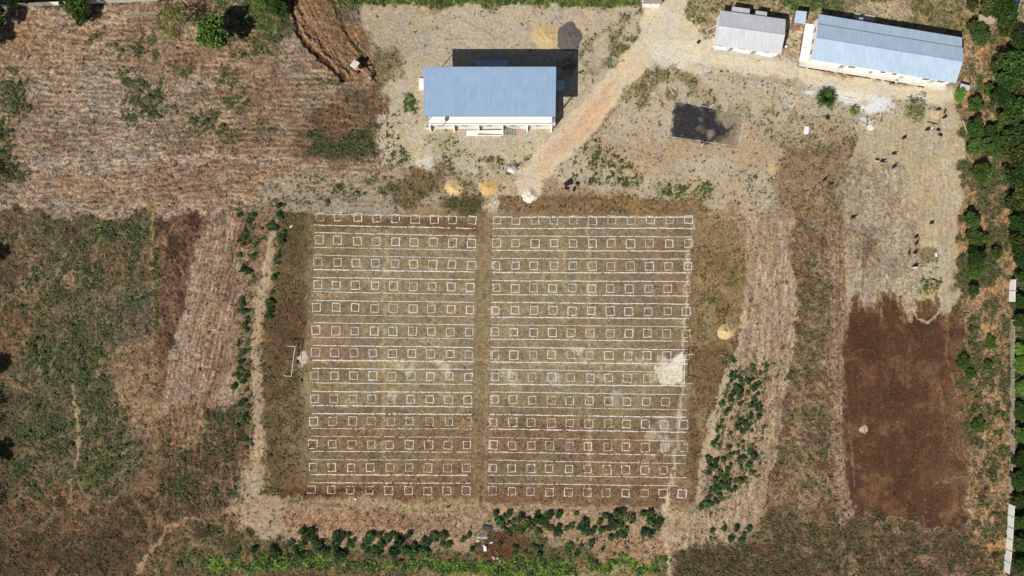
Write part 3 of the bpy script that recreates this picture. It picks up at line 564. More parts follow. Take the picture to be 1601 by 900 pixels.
ROWP = np.full((NY, NX), .5, np.float32); ROWA = np.zeros((NY, NX), np.float32)
def rowfield(pts, ang, pitch, amt):
    sd = poly_sd(X + WX * 20, Y + WY * 20, pts); m = sstep(sd, -6, 10); brk = fbm(X, Y, 26, 501, 3)
    u = -X * math.sin(ang) + Y * math.cos(ang) + WX * 10
    ph = .5 + .5 * np.sin(2 * np.pi * u / pitch + 3 * (fbm(X, Y, 90, 503, 2) - .5))
    ROWP[:] = ROWP * (1 - m) + ph * m; ROWA[:] = np.maximum(ROWA * (1 - m), m * amt * sstep(brk, .15, .6))
rowfield(UL, 0.02, 8.3, 1.0); rowfield(ST, math.radians(103), 6.8, 1.0); rowfield(BS, math.radians(92), 9, .8); rowfield(RT, math.radians(92), 6.6, .45)
rowfield(PF, math.radians(91), 7.5, .25); rowfield([(1290, 345), (1322, 345), (1322, 500), (1316, 700), (1335, 800), (1300, 740)], math.radians(90), 6, .8); rowfield(SW, math.radians(62), 7, 1.0)
G *= 1 + ROWA * .5 * (.5 - ROWP); D *= 1 + ROWA * 1.3 * (.5 - ROWP); Q *= 1 + ROWA * 1.6 * (ROWP - .5)
AM += 0

# ---- fine grain of soil, relief, mesh
infield = poly_sd(X, Y, [(478, 330), (1090, 330), (1078, 792), (470, 785)])
flat = sstep(infield, -4, 8)
court = sstep(poly_sd(X, Y, [(1040, 150), (1175, 170), (1165, 240), (1035, 222)]), -4, 6)
flat = np.maximum(flat, court)
big = fbm(X, Y, 30, 201, 5); mid = fbm(X, Y, 8, 203, 3); fin = rng.random((NY, NX)).astype(np.float32)
hue = fbm(X, Y, 18, 205, 3) - 0.5
inner = 1 - sstep(np.maximum(np.abs(X - CX) - 870, np.abs(Y - CY) - 520), 0, 60)
fin = .5 + (fin - .5) * inner; mid = .5 + (mid - .5) * inner; big = .5 + (big - .5) * inner; hue = hue * inner
C[:] = C * inner[..., None] + np.array((146, 124, 96), np.float32) * (1 - inner[..., None]) * .55 + C * (1 - inner[..., None]) * .45
furL = fbm(X, Y, 4.0, 207, 2, 0.0, 5); furV = fbm(X, Y, 3.6, 209, 2, math.radians(100), 6)
ulm = sstep(poly_sd(X, Y, UL), -6, 6); stm = sstep(np.maximum(np.maximum(poly_sd(X, Y, ST), poly_sd(X, Y, BS)), poly_sd(X, Y, RT)), -6, 6)
CA = C / 255.0; CA = CA ** 2.2
lum = CA @ np.array([.3, .55, .15], np.float32); CA = lum[..., None] + (CA - lum[..., None]) * .95
CA *= np.array([.99, 1.0, .985], np.float32)
RO = np.clip(AM / .12, .22, 1.1); RO = RO * (1 - sstep(infield, 0, 10)) + .75 * sstep(infield, 0, 10)
fin2 = .5 + (fbm(X, Y, 3.2, 211, 2) - .5) * inner
val = (1 + 0.26 * RO * (big - .5)) * (1 + 0.30 * RO * (mid - .5)) * (1 + .60 * RO * (fin2 - .5)) * (1 + (.2 + .7 * RO) * (fin - .5))
val *= 1 + 0.34 * ulm * (furL - .5) + 0.40 * stm * (furV - .5)
val *= 1 + .27 * ROWA * (ROWP - .5)
val = np.clip(val, .35, 1.7)
CA = CA * val[..., None]
CA[..., 0] *= 1 + .12 * hue; CA[..., 1] *= 1 + .02 * hue; CA[..., 2] *= 1 - .16 * hue
CA = np.clip(CA / K, 0.01, 0.75)
Z = AM * (1 - flat) * ((big - .5) * 1.5 + (mid - .5) * 1.2 + (fin - .5) * .55) + FZ * (0.7 + .6 * mid)
Z += (1 - flat) * (ulm * (furL - .5) * .08 + stm * (furV - .5) * .14)
Z += (1 - flat) * ROWA * (ROWP - .5) * .08
farm = np.maximum(np.abs(X - CX) - 900, np.abs(Y - CY) - 540)
Z *= 1 - sstep(farm, 0, 200)
VX = (X - CX) * S; VY = (CY - Y) * S
verts = np.stack([VX, VY, Z], -1).reshape(-1, 3)
ii = np.arange(NY * NX, dtype=np.int32).reshape(NY, NX)
faces = np.stack([ii[:-1, :-1], ii[1:, :-1], ii[1:, 1:], ii[:-1, 1:]], -1).reshape(-1, 4)
gm = np_mesh('ground', verts, faces, CA.reshape(-1, 3), smooth=True)
ground = link('ground', gm, vcol_mat('soil', fine=0.22)); tag(ground, kind='structure')
def samp(arr, px, py):
    i = np.clip(np.searchsorted(gx, px), 0, NX - 1); j = np.clip(np.searchsorted(gy, py), 0, NY - 1); return arr[j, i]
def zat(px, py): return float(samp(Z, px, py))

# ------------------------------------------------------------------ leaves and tufts
def leaf_quads(cen, size, cols, tilt=0.9, aspect=0.55, outward=None):
    """diamond leaves: cen (n,3), size (n,), cols (n,3)"""
    n = len(cen); az = rng.random(n) * 2 * np.pi; ti = (rng.random(n) - .3) * tilt
    d = np.stack([np.cos(az) * np.cos(ti), np.sin(az) * np.cos(ti), np.sin(ti)], -1)
    if outward is not None:
        d = d + outward; d /= np.linalg.norm(d, axis=1, keepdims=True) + 1e-6
    up = np.stack([rng.normal(0, .45, n), rng.normal(0, .45, n), np.ones(n)], -1)
    s = np.cross(d, up); s /= np.linalg.norm(s, axis=1, keepdims=True) + 1e-6
    a = d * size[:, None]; b = s * (size * aspect)[:, None]
    v = np.stack([cen - a * .5, cen + b * .5, cen + a * .5, cen - b * .5], 1).reshape(-1, 3)
    f = np.arange(n * 4, dtype=np.int32).reshape(n, 4)
    return v, f, np.repeat(cols, 4, axis=0)
GREENS = np.array([alb(80, 94, 54), alb(68, 84, 50), alb(94, 102, 64), alb(80, 88, 60)])
LEAF = vcol_mat('leaf', rough=.7, translucent=.25, objvar=.32)
DRYM = vcol_mat('dry_stalk', rough=.9, translucent=.15)
def scatter(name, dens, n, palette, rmin, rmax, hmax, blades, mat, label, cat_seed=0, jit=.25, follow=0.0):
    px = rng.uniform(-20, 1621, n); py = rng.uniform(-20, 921, n)
    dn = samp(dens, px, py); cl = fbm(px, py, 7, 300 + cat_seed, 2)
    keep = rng.random(n) < dn * (0.35 + 1.3 * cl); px, py = px[keep], py[keep]; m = len(px)
    r = rng.uniform(rmin, rmax, m) * (0.7 + .6 * cl[keep]); z = samp(Z, px, py)
    pal = palette[rng.integers(0, len(palette), m)] * (1 + rng.uniform(-jit, jit, (m, 1)))
    if follow: pal = pal * (1 - follow) + samp(CA, px, py) * follow * (1 + rng.uniform(-jit, jit, (m, 1)))
    cen = np.stack([(px - CX) * S, (CY - py) * S, z], -1)
    cen = np.repeat(cen, blades, 0); rr = np.repeat(r, blades); cc = np.repeat(pal, blades, 0)
    k = len(cen); a = rng.random(k) * 2 * np.pi; q = np.sqrt(rng.random(k)) * rr * .8
    cen = cen + np.stack([np.cos(a) * q, np.sin(a) * q, rng.random(k) * hmax * (1 - q / (rr + 1e-6) * .6) * rr / rmax + .02], -1)
    out = np.stack([np.cos(a), np.sin(a), np.full(k, .35)], -1) * .8
    v, f, c = leaf_quads(cen, rr * rng.uniform(.7, 1.4, k), cc * (1 + rng.uniform(-.2, .2, (k, 1))), outward=out)
    o = link(name, np_mesh(name, v, f, np.clip(c, .01, .7)), mat); tag(o, label, None, None, 'stuff'); return m
nG = scatter('green_weeds', G * (1 - flat * .8), 380000, GREENS * 1.5, .16, .42, .38, 5, LEAF, 'low green weeds spreading over the fields', 1)
DRYP = np.array([alb(146, 118, 90), alb(118, 92, 70), alb(164, 136, 106), alb(100, 80, 60), alb(128, 114, 76)]) * np.array([1.09, 1.12, 1.12])
nD = scatter('dry_grass', D, 400000, DRYP, .12, .30, .18, 3, DRYM, 'brown dry grass and weed tufts on the soil', 2, follow=.55)
PALP = np.array([alb(196, 182, 164), alb(180, 164, 146), alb(204, 186, 156)])
scatter('tall_weeds', np.clip(G - .3, 0, 1) * (1 - flat), 26000, GREENS * 1.6, .3, .65, .6, 14, LEAF, 'taller dark green weed clumps standing in the low weeds', 4)
scatter('tall_dry_weeds', np.clip(D - .42, 0, 1) * (1 - flat), 30000, DRYP * 1.15, .25, .5, .45, 9, DRYM, 'taller brown dry weed clumps standing in the dry grass', 5, follow=.4)
GB = G * (C[..., 1] - C[..., 0] > 12)
scatter('bright_grass', GB, 120000, np.array([alb(136, 172, 62), alb(112, 150, 50), alb(150, 178, 84)]) * 1.0, .18, .42, .4, 6, LEAF, 'bright green grass and creepers along the bottom and top edges', 6)
nQ = scatter('pale_stubble', Q, 360000, PALP, .09, .22, .14, 2, DRYM, 'pale straw stubble flecks in the harvested rows', 3, follow=.3)


# ------------------------------------------------------------------ shrubs and trees
def crown_mesh(name, rad, hgt, n, leaf, pal, lobes=7, base=0.0, flat_=0.8, hollow=.45, jit=.3, spread=.85, core=.58):
    c = []; 
    L = [(0, 0, base + hgt * .55, rad * core)] + [(math.cos(a) * rad * random.uniform(.42, spread), math.sin(a) * rad * random.uniform(.42, spread), base + hgt * random.uniform(.25, .75), rad * random.uniform(.22, .46)) for a in [2 * math.pi * (k + random.random() * .6) / lobes for k in range(lobes)]]
    wts = np.array([l[3] ** 2 for l in L]); pick = rng.choice(len(L), n, p=wts / wts.sum()); L = np.array(L)[pick]
    u = rng.normal(size=(n, 3)); u[:, 2] = np.abs(u[:, 2]) * .9 - .25; u /= np.linalg.norm(u, axis=1, keepdims=True)
    r = (hollow + (1 - hollow) * rng.random(n) ** .6) * L[:, 3] * (1 + rng.normal(0, .08, n))
    cen = L[:, :3] + u * r[:, None] * np.array([1, 1, flat_ * hgt / rad * .8])
    cen[:, 2] = np.maximum(cen[:, 2], .05)
    lobec = rng.uniform(.75, 1.25, 64)[pick]
    cols = pal[rng.integers(0, len(pal), n)] * (lobec * (1 + rng.uniform(-jit, jit, n)))[:, None]
    v, f, cc = leaf_quads(cen, leaf * rng.uniform(.6, 1.4, n), cols, outward=u * .8, aspect=.7)
    return np_mesh(name, v, f, np.clip(cc, .01, .6))
SHG = np.array([alb(52, 78, 44), alb(44, 68, 40), alb(66, 88, 48), alb(58, 80, 52)]) * 2.2
SHO = np.array([alb(84, 98, 54), alb(70, 88, 48), alb(98, 106, 66)]) * 1.5
SHB = [crown_mesh('shrub', 1.0, .8, 420, .24, SHG if k % 3 else SHO, lobes=random.randint(5, 8), spread=random.uniform(.55, .8), core=random.uniform(.5, .75), hollow=.3) for k in range(10)]
for m in SHB: m.materials.append(LEAF)
ORD = ['', 'first', 'second', 'third', 'fourth', 'fifth', 'sixth', 'seventh', 'eighth', 'ninth', 'tenth', 'eleventh', 'twelfth', 'thirteenth', 'fourteenth', 'fifteenth', 'sixteenth', 'seventeenth', 'eighteenth', 'nineteenth', 'twentieth']
def fill(poly, n, rmin, rmax):
    xs = [p[0] for p in poly]; ys = [p[1] for p in poly]; out = []; t = 0
    while len(out) < n and t < 12000:
        t += 1; x = random.uniform(min(xs), max(xs)); y = random.uniform(min(ys), max(ys))
        if float(poly_sd(np.array([x]), np.array([y]), poly)[0]) < 0: continue
        if float(fbm(np.array([x]), np.array([y]), 14, 400, 2)[0]) < .38: continue
        r = rmin + (rmax - rmin) * random.random() ** 1.5
        if all((x - a) ** 2 + (y - b) ** 2 > (.5 * (r + c)) ** 2 for a, b, c in out): out.append((x, y, r))
    return out
def rowno(y): return max(1, min(13, int(round((y - 342) / 35.45)) + 1))
def colno(x): return max(1, min(20, int(round((x - 487) / 30.2)) + 1))
def put_shrubs(pts, zone, mode, group, ex=''):
    bands = {}
    for p in pts:
        bands.setdefault(rowno(p[1]) if mode == 'row' else colno(p[0]), []).append(p)
    for b, l in bands.items():
        l.sort(key=(lambda p: p[0]) if mode == 'row' else (lambda p: p[1]))
        for i, (x, y, r) in enumerate(l):
            o = bpy.data.objects.new('shrub', random.choice(SHB)); COL.objects.link(o)
            o.location = P(x, y) + Vector((0, 0, zat(x, y))); rr = r * S
            o.scale = (rr * random.uniform(.9, 1.15), rr * random.uniform(.85, 1.1), rr * random.uniform(.9, 1.3)); o.rotation_euler = (0, 0, random.uniform(0, 6.28))
            if mode == 'row': lab = 'dark green shrub %s, level with chalk row %d, %s from the left' % (zone, b, ORD[min(i + 1, 20)])
            else: lab = 'dark green shrub %s, below chalk column %d, %s from the top' % (zone, b, ORD[min(i + 1, 20)])
            tag(o, lab, 'shrub', group)
Z1 = fill([(1148, 560), (1190, 562), (1188, 620), (1182, 690), (1172, 740), (1135, 790), (1100, 800), (1085, 775), (1092, 745), (1112, 700), (1120, 650), (1136, 600)], 92, 3.2, 7.5)
Z1 += [(1113, 829, 5), (1132, 826, 5.5), (1150, 825, 6), (1162, 835, 5), (1171, 826, 6), (1142, 842, 6), (1158, 845, 6)]
Z2 = fill([(772, 798), (860, 803), (960, 800), (1030, 800), (1036, 832), (960, 842), (900, 832), (780, 834)], 68, 4.5, 9)
Z3 = fill([(470, 828), (560, 836), (740, 832), (742, 858), (600, 866), (440, 870), (395, 862), (400, 850), (480, 846)], 54, 5, 10)
Z2b = fill([(772, 845), (860, 848), (950, 845), (940, 862), (850, 868), (780, 862)], 16, 3.5, 8)
Z4 = fill([(372, 332), (440, 314), (452, 322), (450, 352), (405, 362), (398, 430), (388, 500), (383, 560), (392, 600), (396, 700), (378, 715), (362, 640), (368, 520), (376, 420)], 56, 3, 6.5)
Z4b = fill([(432, 380), (446, 345), (446, 390), (430, 450), (424, 500), (410, 500), (416, 440)], 16, 3, 6.5)
put_shrubs(Z1, 'right of the field', 'row', 'dark shrubs right of the chalked field')
put_shrubs(Z2, 'in the strip', 'col', 'dark shrubs below the chalked field')
put_shrubs([p for p in Z3 if p[0] < 764], 'in the lower hedge', 'col', 'dark shrubs below the chalked field')
put_shrubs(Z2b, 'in the second line down', 'col', 'dark shrubs below the chalked field')
put_shrubs(Z4, 'left of the track', 'row', 'dark shrubs beside the left track')
put_shrubs(Z4b, 'between track and field', 'row', 'dark shrubs beside the left track')

print('shrubs', len(Z1) + len(Z2) + len(Z3) + len(Z2b) + len(Z4) + len(Z4b))
BARK = new_mat('bark', alb(120, 104, 84), .9, vary=.3, scale=5, bump=.4)
def tree_kind(rad, hgt, n, leaf, pal, trunk_h, lobes=9, hollow=.4, limbs=7, tr=.22):
    cm = crown_mesh('crown', rad, hgt - trunk_h, n, leaf, pal, lobes, base=trunk_h, hollow=hollow); cm.materials.append(LEAF)
    mb = MB(); top = hgt * .8
    mb.tube([(0, 0, -.3), (tr * .4, 0, trunk_h * .6), (0, tr * .5, trunk_h), (tr * .3, tr, top)], [tr * 1.5, tr, tr * .8, tr * .2], 9)
    for k in range(limbs):
        a = 2 * math.pi * k / limbs + random.random() * .7; z0 = trunk_h * random.uniform(.6, 1.2); e = rad * random.uniform(.55, .9)
        mb.tube([(0, 0, z0), (math.cos(a) * e * .5, math.sin(a) * e * .5, z0 + (top - z0) * .45), (math.cos(a) * e, math.sin(a) * e, z0 + (top - z0) * .75)], [tr * .55, tr * .35, tr * .1], 6)
    me = bpy.data.meshes.new('trunk'); me.from_pydata(mb.v, [], mb.f); me.update(); me.materials.append(BARK)
    return (cm, me, rad)
DK = np.array([alb(48, 70, 32), alb(40, 60, 30), alb(62, 84, 38), alb(54, 74, 34)]) * 1.75
MD = np.array([alb(78, 104, 44), alb(64, 92, 40), alb(90, 112, 52)]) * 1.2
BRT = np.array([alb(104, 142, 56), alb(86, 124, 50), alb(122, 152, 70)]) * 1.25
YEL = np.array([alb(132, 142, 70), alb(112, 122, 58), alb(144, 148, 84)]) * 1.15
OLV = np.array([alb(84, 92, 44), alb(66, 78, 36), alb(104, 108, 56), alb(58, 70, 34)]) * 1.5
TK = {'olive': [tree_kind(2.9, 5.6, 2300, .42, OLV, 1.2, 11, hollow=.3) for _ in range(3)],
      'dark': [tree_kind(3.0, 6.5, 3000, .42, DK, 1.6, 10) for _ in range(4)],
      'mid': [tree_kind(2.6, 4.6, 2300, .38, MD, .9, 9) for _ in range(3)],
      'bright': [tree_kind(2.4, 3.6, 2000, .36, BRT, .8, 9) for _ in range(2)],
      'broad': [tree_kind(3.0, 6.0, 1500, .55, np.concatenate([BRT, MD, BRT]), 1.8, 11, hollow=.55)],
      'thin': [tree_kind(3.0, 4.6, 650, .32, YEL, 1.2, 9, hollow=.3, limbs=10, tr=.13) for _ in range(2)]}
def tree(kind, x, y, r, label, group=None, name='tree', hs=1.0):
    cm, tm, rad = random.choice(TK[kind]); s = r * S / rad
    # px of crown centre -> ground point (crown centre sits at ~ half height)
    hh = {'olive': 3.6, 'dark': 4.2, 'mid': 3, 'bright': 2.4, 'broad': 4, 'thin': 3}[kind] * s
    p = P(x, y, hh)
    t = empty(name, (p.x, p.y, zat(x, y) - .05), random.uniform(0, 6.28), label=label, cat='tree', group=group); t.scale = (s * random.uniform(.85, 1.2), s * random.uniform(.85, 1.2), s * hs)
    link('crown', cm, None, t); link('trunk', tm, None, t); return t
g_r = 'trees along the right edge'; g_l = 'trees at the left edge'
tree('mid', 116, -2, 25, 'big leafy green tree overhanging the top wall near the left corner'); tree('mid', 128, 22, 15, 'leafy green tree standing just below the top wall at the left')
tree('broad', 331, 50, 24, 'round large-leaved tree casting a black shadow at the upper left')
tree('thin', 278, 28, 24, 'thin pale yellow-green tree left of the round large-leaved tree'); tree('thin', 262, 52, 13, 'small pale bushy tree below the thin yellow-green tree')
tree('mid', 432, 8, 15, 'green tree at the top edge between black shadow and cleared strip'); tree('mid', 408, -6, 16, 'green tree at the top edge above the black tree shadow')
tree('dark', -12, 30, 18, 'dark tree in the top left corner below the wall', g_l); tree('dark', -22, 62, 16, 'dark tree at the left edge just below the top left corner', g_l)
tree('dark', 12, -10, 20, 'dark tree behind the top wall at the left corner', g_l)
for y, r, t in ((272, 17, 'dark tree at the left edge beside the lowest harvested rows'), (300, 12, 'small dark tree at the left edge above the weedy field'), (405, 14, 'dark tree at the left edge beside the upper weedy field'),
                (585, 16, 'dark tree at the left edge beside the middle of the weedy field'), (640, 17, 'dark tree at the left edge, uppermost of the lower group'), (672, 16, 'dark tree at the left edge, second of the lower group'),
                (725, 16, 'dark tree at the left edge, third of the lower group'), (790, 18, 'dark tree at the left edge, lowest of the lower group')):
    tree('olive' if int(y) % 2 else 'thin', -27, y, r, t.replace('dark tree', 'tree').replace('small dark', 'small'), g_l)
def kind_word(k): return {'dark': 'dark', 'mid': 'green', 'bright': 'bright green', 'olive': 'olive'}[k]
def rlab(y):
    return 'level with the long roofed building' if y < 135 else 'beside the goat field' if y < 300 else 'beside the pale ploughed field'
rt = [(1575, 14, 22, 'dark'), (1546, 10, 15, 'dark'), (1520, 8, 11, 'mid'), (1535, 55, 14, 'dark'), (1522, 42, 11, 'dark'), (1596, 60, 16, 'dark'), (1574, 45, 13, 'mid'),
      (1566, 98, 16, 'dark'), (1590, 100, 20, 'dark'), (1578, 128, 20, 'dark'), (1600, 140, 20, 'dark'), (1566, 152, 17, 'dark'), (1590, 172, 20, 'dark'), (1570, 188, 14, 'mid'), (1603, 205, 20, 'dark'),
      (1582, 214, 18, 'dark'), (1596, 244, 20, 'dark'), (1576, 238, 12, 'mid'), (1590, 275, 17, 'dark'), (1601, 305, 20, 'dark'), (1588, 318, 13, 'dark'), (1597, 345, 18, 'dark'), (1595, 378, 15, 'dark'), (1597, 405, 13, 'dark'), (1600, 432, 10, 'dark')]
for i, (x, y, r, k) in enumerate(rt):
    kk = 'olive' if (i % 3 == 1 or k == 'mid') else k
    nb = sorted([q for q in rt if rlab(q[1]) == rlab(y)], key=lambda q: q[1])
    tree(kk, x, y, r, '%s tree at right edge %s, %s from top' % (kind_word(kk), rlab(y), ORD[nb.index((x, y, r, k)) + 1]), g_r)
it = [(1528, 162, 11, 'mid', 'small bushy tree right of the bright green one by the long building'), (1552, 140, 10, 'mid', 'small bushy tree near the right end of the long building'), (1531, 200, 14, 'dark', 'dark bushy tree right of the wooden pen'),
      (1533, 226, 14, 'mid', 'bushy tree just below the dark one right of the pen'), (1552, 205, 10, 'dark', 'small dark tree between the bushy trees and the tall dark ones'), (1538, 268, 14, 'mid', 'bushy tree between goat field and right edge trees'),
      (1558, 232, 11, 'mid', 'small lighter tree in the gap beside the tall dark trees'), (1525, 345, 12, 'dark', 'dark bushy tree right of the pale field, topmost of four'), (1530, 372, 13, 'mid', 'bushy tree right of the pale field, second of four'),
      (1528, 398, 13, 'dark', 'dark bushy tree right of the pale field, third of four'), (1533, 420, 11, 'mid', 'bushy tree right of the pale field, lowest of four'), (1560, 395, 9, 'mid', 'small green tree between the pale field and the wall'),
      (1504, 148, 10, 'bright', 'bright green rounded tree at the lower right corner of the long building'), (1525, 455, 9, 'dark', 'small dark tree left of the white wall panel')]
for x, y, r, k, l in it: tree(k, x, y, r * 1.1, l, hs=.7)
for i, (x, y, r, k) in enumerate([(1597, 470, 10, 'dark'), (1600, 500, 12, 'dark'), (1598, 545, 11, 'bright'), (1601, 572, 13, 'bright'), (1600, 606, 12, 'bright'), (1600, 645, 12, 'mid'), (1600, 680, 12, 'mid'), (1600, 720, 13, 'dark'),
                                  (1600, 752, 13, 'dark'), (1601, 785, 13, 'dark'), (1601, 818, 12, 'dark'), (1600, 850, 12, 'dark'), (1601, 885, 13, 'dark')]):
    tree(k, x, y, r, '%s tree behind the long boundary wall, %s from its upper end' % ({'dark': 'dark', 'mid': 'green', 'bright': 'bright green'}[k], ORD[i + 1]), 'trees behind the boundary wall', hs=.7)
for i, (x, y, r, l) in enumerate([(1512, 566, 10, 'low spreading green bush right of the burnt field, upper of two'), (1520, 586, 9, 'low spreading green bush right of the burnt field, lower of two'), (1536, 666, 11, 'low green bush between burnt field footpaths and the wall'),
                                  (1552, 535, 8, 'low green bush close to the wall above the bright trees'), (1548, 570, 8, 'low brown-green bush beside the wall near the bright trees')]):
    tree('mid', x, y, r, l, name='bush', hs=.5)['category'] = 'bush'
tree('thin', 1428, 176, 18, 'sparse yellow-green tree with a grey shadow below the long building', hs=1.2)
tree('mid', 420, 474, 7, 'bright green bush among dark shrubs left of the field', name='bush', hs=.5)['category'] = 'bush'

def spiky(name, x, y, rad, hgt, n, pal, label, wid=.12):
    vs = []; fs = []; cs = []
    for k in range(n):
        a = random.uniform(0, 6.28); e = rad * random.uniform(.45, 1.0); h0 = hgt * random.uniform(.5, 1.0) * (1.15 - .6 * e / rad)
        c = pal[random.randrange(len(pal))] * random.uniform(.7, 1.3); sx, sy = -math.sin(a), math.cos(a); b = len(vs)
        for t, wd_ in ((0, .5), (.35, 1), (.7, .8), (1, .05)):
            q = e * t; z = h0 * (1 - (1 - t) ** 2) if t < .7 else h0 * .91 - h0 * .3 * (t - .7) / .3
            for s_ in (-1, 1): vs.append((math.cos(a) * q + sx * s_ * wid * wd_, math.sin(a) * q + sy * s_ * wid * wd_, z)); cs.append(c)
        for i in range(3): fs.append((b + 2 * i, b + 2 * i + 1, b + 2 * i + 3, b + 2 * i + 2))
    o = link(name, np_mesh(name, np.array(vs), np.array(fs, np.int32), np.clip(np.array(cs), .01, .6)), LEAF)
    p = P(x, y); o.location = (p.x, p.y, zat(x, y)); tag(o, label, 'plant'); return o
spiky('cane_clump', 1288, 155, 3.2, 3.6, 190, MD * .8, 'dense dark green clump of long cane leaves beside the white gravel')
spiky('cane_clump', 1333, 175, 1.9, 2.6, 60, YEL, 'thin yellow-green cane clump right of the dense dark one')
spiky('leafy_plant', 1293, 184, .9, .9, 40, MD, 'small green plant just below the dense cane clump')
spiky('palm_plant', 1552, 872, 1.9, 2.2, 40, np.array([alb(168, 140, 100), alb(120, 96, 62)]), 'dry spiky palm left of the white wall at the lower right', .08)
spiky('banana_plant', 1596, 68, 3.0, 3.6, 16, YEL, 'yellow-green banana plant with long drooping leaves at the right edge', .3)

# ------------------------------------------------------------------ chalk marks
def chalk_mat():
    m = bpy.data.materials.new('chalk'); m.use_nodes = True; n = m.node_tree.nodes; l = m.node_tree.links; b = n['Principled BSDF']
    b.inputs['Roughness'].default_value = 1; b.inputs['Specular IOR Level'].default_value = .05
    g = n.new('ShaderNodeNewGeometry'); nz = n.new('ShaderNodeTexNoise'); nz.inputs['Scale'].default_value = 2.6; nz.inputs['Detail'].default_value = 5; nz.inputs['Roughness'].default_value = .8
    l.new(g.outputs['Position'], nz.inputs['Vector'])
    cr = n.new('ShaderNodeValToRGB'); cr.color_ramp.elements[0].position = .34; cr.color_ramp.elements[0].color = (*alb(158, 142, 114), 1)
    cr.color_ramp.elements[1].position = .56; cr.color_ramp.elements[1].color = (.84, .82, .77, 1)
    l.new(nz.outputs['Fac'], cr.inputs[0]); l.new(cr.outputs[0], b.inputs['Base Color']); return m
CHALK = chalk_mat()
def ribbon(mb, pts, wd, gap=0.04, z=.02, closed=False):
    """one continuous hand-laid chalk strip through pts, thinning almost to nothing where it is worn"""
    P_ = [Vector(p) for p in pts] + ([Vector(pts[0])] if closed else []); L = []; R_ = []
    for i in range(len(P_) - 1):
        a, b = P_[i], P_[i + 1]; n = max(2, int((b - a).length / .5)); d = (b - a).normalized(); s_ = Vector((-d.y, d.x, 0)); ph = random.uniform(0, 50)
        last = i == len(P_) - 2
        for k in range(n + (1 if last and not closed else 0)):
            t = k / n; corner = (k == 0 and (i > 0 or closed))
            if corner:
                pd = (P_[i] - P_[i - 1 if i > 0 else len(P_) - 2]).normalized(); m = (s_ + Vector((-pd.y, pd.x, 0))); m = m / max(.3, m.length_squared) * 2
            else: m = s_
            p = a.lerp(b, t) + (Vector() if corner else s_ * (.04 * math.sin(ph + k * .7) + random.uniform(-.02, .02)))
            hw = wd * random.uniform(.38, .62)
            if random.random() < gap: hw = .025
            q = p + m * hw; r_ = p - m * hw; L.append((q.x, q.y, z)); R_.append((r_.x, r_.y, z))
    n = len(L); f = [(i, n + i, n + i + 1, i + 1) for i in range(n - 1)]
    if closed: f.append((n - 1, 2 * n - 1, n, 0))
    mb.add(L + R_, f)
def lerp(a, b, t): return a + (b - a) * t
yl0 = [339.3, 375, 409.3, 444.7, 480, 516, 550.7, 586.7, 623, 658.3, 694, 730.3, 765.7]; yl1 = [345, 380, 414.3, 449, 484, 518.7, 553.7, 588.7, 625, 659, 695.3, 731.7, 767.3]
yr0 = [345.3, 380, 415, 449.8, 484.5, 519, 554, 588.8, 624.2, 659.5, 695.4, 731.6, 767.5]; yr1 = [344.8, 380.4, 416, 451.5, 487, 521.8, 556.3, 592, 628.7, 664, 700, 735.5, 771.8]
def bar_z(x, y): return .02
tone = [1] * 13
for blk, n, x0t, x1t, x0b, x1b, ya, yb in (('left', 9, 499.4, 738.2, 487.3, 729, yl0, yl1), ('right', 11, 776.8, 1076.5, 769.8, 1066.8, yr0, yr1)):
    for r in range(13):
        t = r / 12; xa = lerp(x0t, x0b, t); xb = lerp(x1t, x1b, t)
        for c in range(n):
            if blk == 'right' and c == 10 and r in (7, 8, 11): continue
            u = c / (n - 1); x = lerp(xa, xb, u) + random.uniform(-.8, .8); y = lerp(ya[r], yb[r], u) + random.uniform(-.6, .6) - (1 if r == 0 else 0)
            hs = 6.1 + random.uniform(-.45, .45); th = random.gauss(0, .035); q = [P(x + (sx * math.cos(th) - sy * math.sin(th)) * hs * random.uniform(.93, 1.06), y + (sx * math.sin(th) + sy * math.cos(th)) * hs * random.uniform(.93, 1.06)) for sx, sy in ((-1, -1), (1, -1), (1, 1), (-1, 1))]
            mb = MB(); gp = random.choice((.02, .04, .06, .16)); cw = random.choice((.12, .14, .16, .18, .2))
            ribbon(mb, q, cw, gp, closed=True)
            o = mb.build('chalk_square', CHALK)
            if (blk == 'right' and c == 0 and r in (2, 3, 4, 5, 6, 7, 8, 9, 10, 11)):
                m2 = MB(); ribbon(m2, [q[0] + Vector((.38, -.2, 0)), q[3] + Vector((.34, .2, 0))], .18, .1, .024); m2.build('second_stroke', CHALK, o)
            tag(o, 'white chalk square in the %s block, row %d from the top, %s from the left' % (blk, r + 1, ORD[c + 1]), 'chalk square', 'chalk squares on the field')
LINES = {'left': ([(334.3, 339.3), (363.3, 368.7), (398.3, 403.7), (433.7, 437), (469.3, 472.3), (504.3, 507.7), (539.7, 542.7), (575.7, 577.3), (611.7, 613.3), (646.3, 647.7), (682, 683.3), (718.3, 719), (754.3, 755.3)],
                  [(351.7, 356.7), (386.3, 391.3), (421, 425), (455.7, 460), (492, 495), (527, 529.3), (562.7, 565.3), (598.3, 600.7), (633.7, 635.7), (669.7, 670.3), (705.7, 706.3), (741.7, 742.7)]),
         'right': ([(339, 339.3), (368.7, 370), (404, 404.7), (438.3, 440), (472.3, 475.3), (507.3, 510.7), (542.7, 546.3), (577.3, 581.7), (612.3, 616.7), (647.7, 652.3), (683.3, 689.3), (719, 724.7), (755.3, 759.5)],
                   [(356.7, 356.7), (391.3, 392.3), (425.7, 426.7), (460.3, 462.5), (495.7, 498), (529.7, 533.3), (565.3, 569), (600.3, 603.3), (635, 640.3), (670.3, 675.7), (706.3, 711.7), (742.3, 746.7)])}
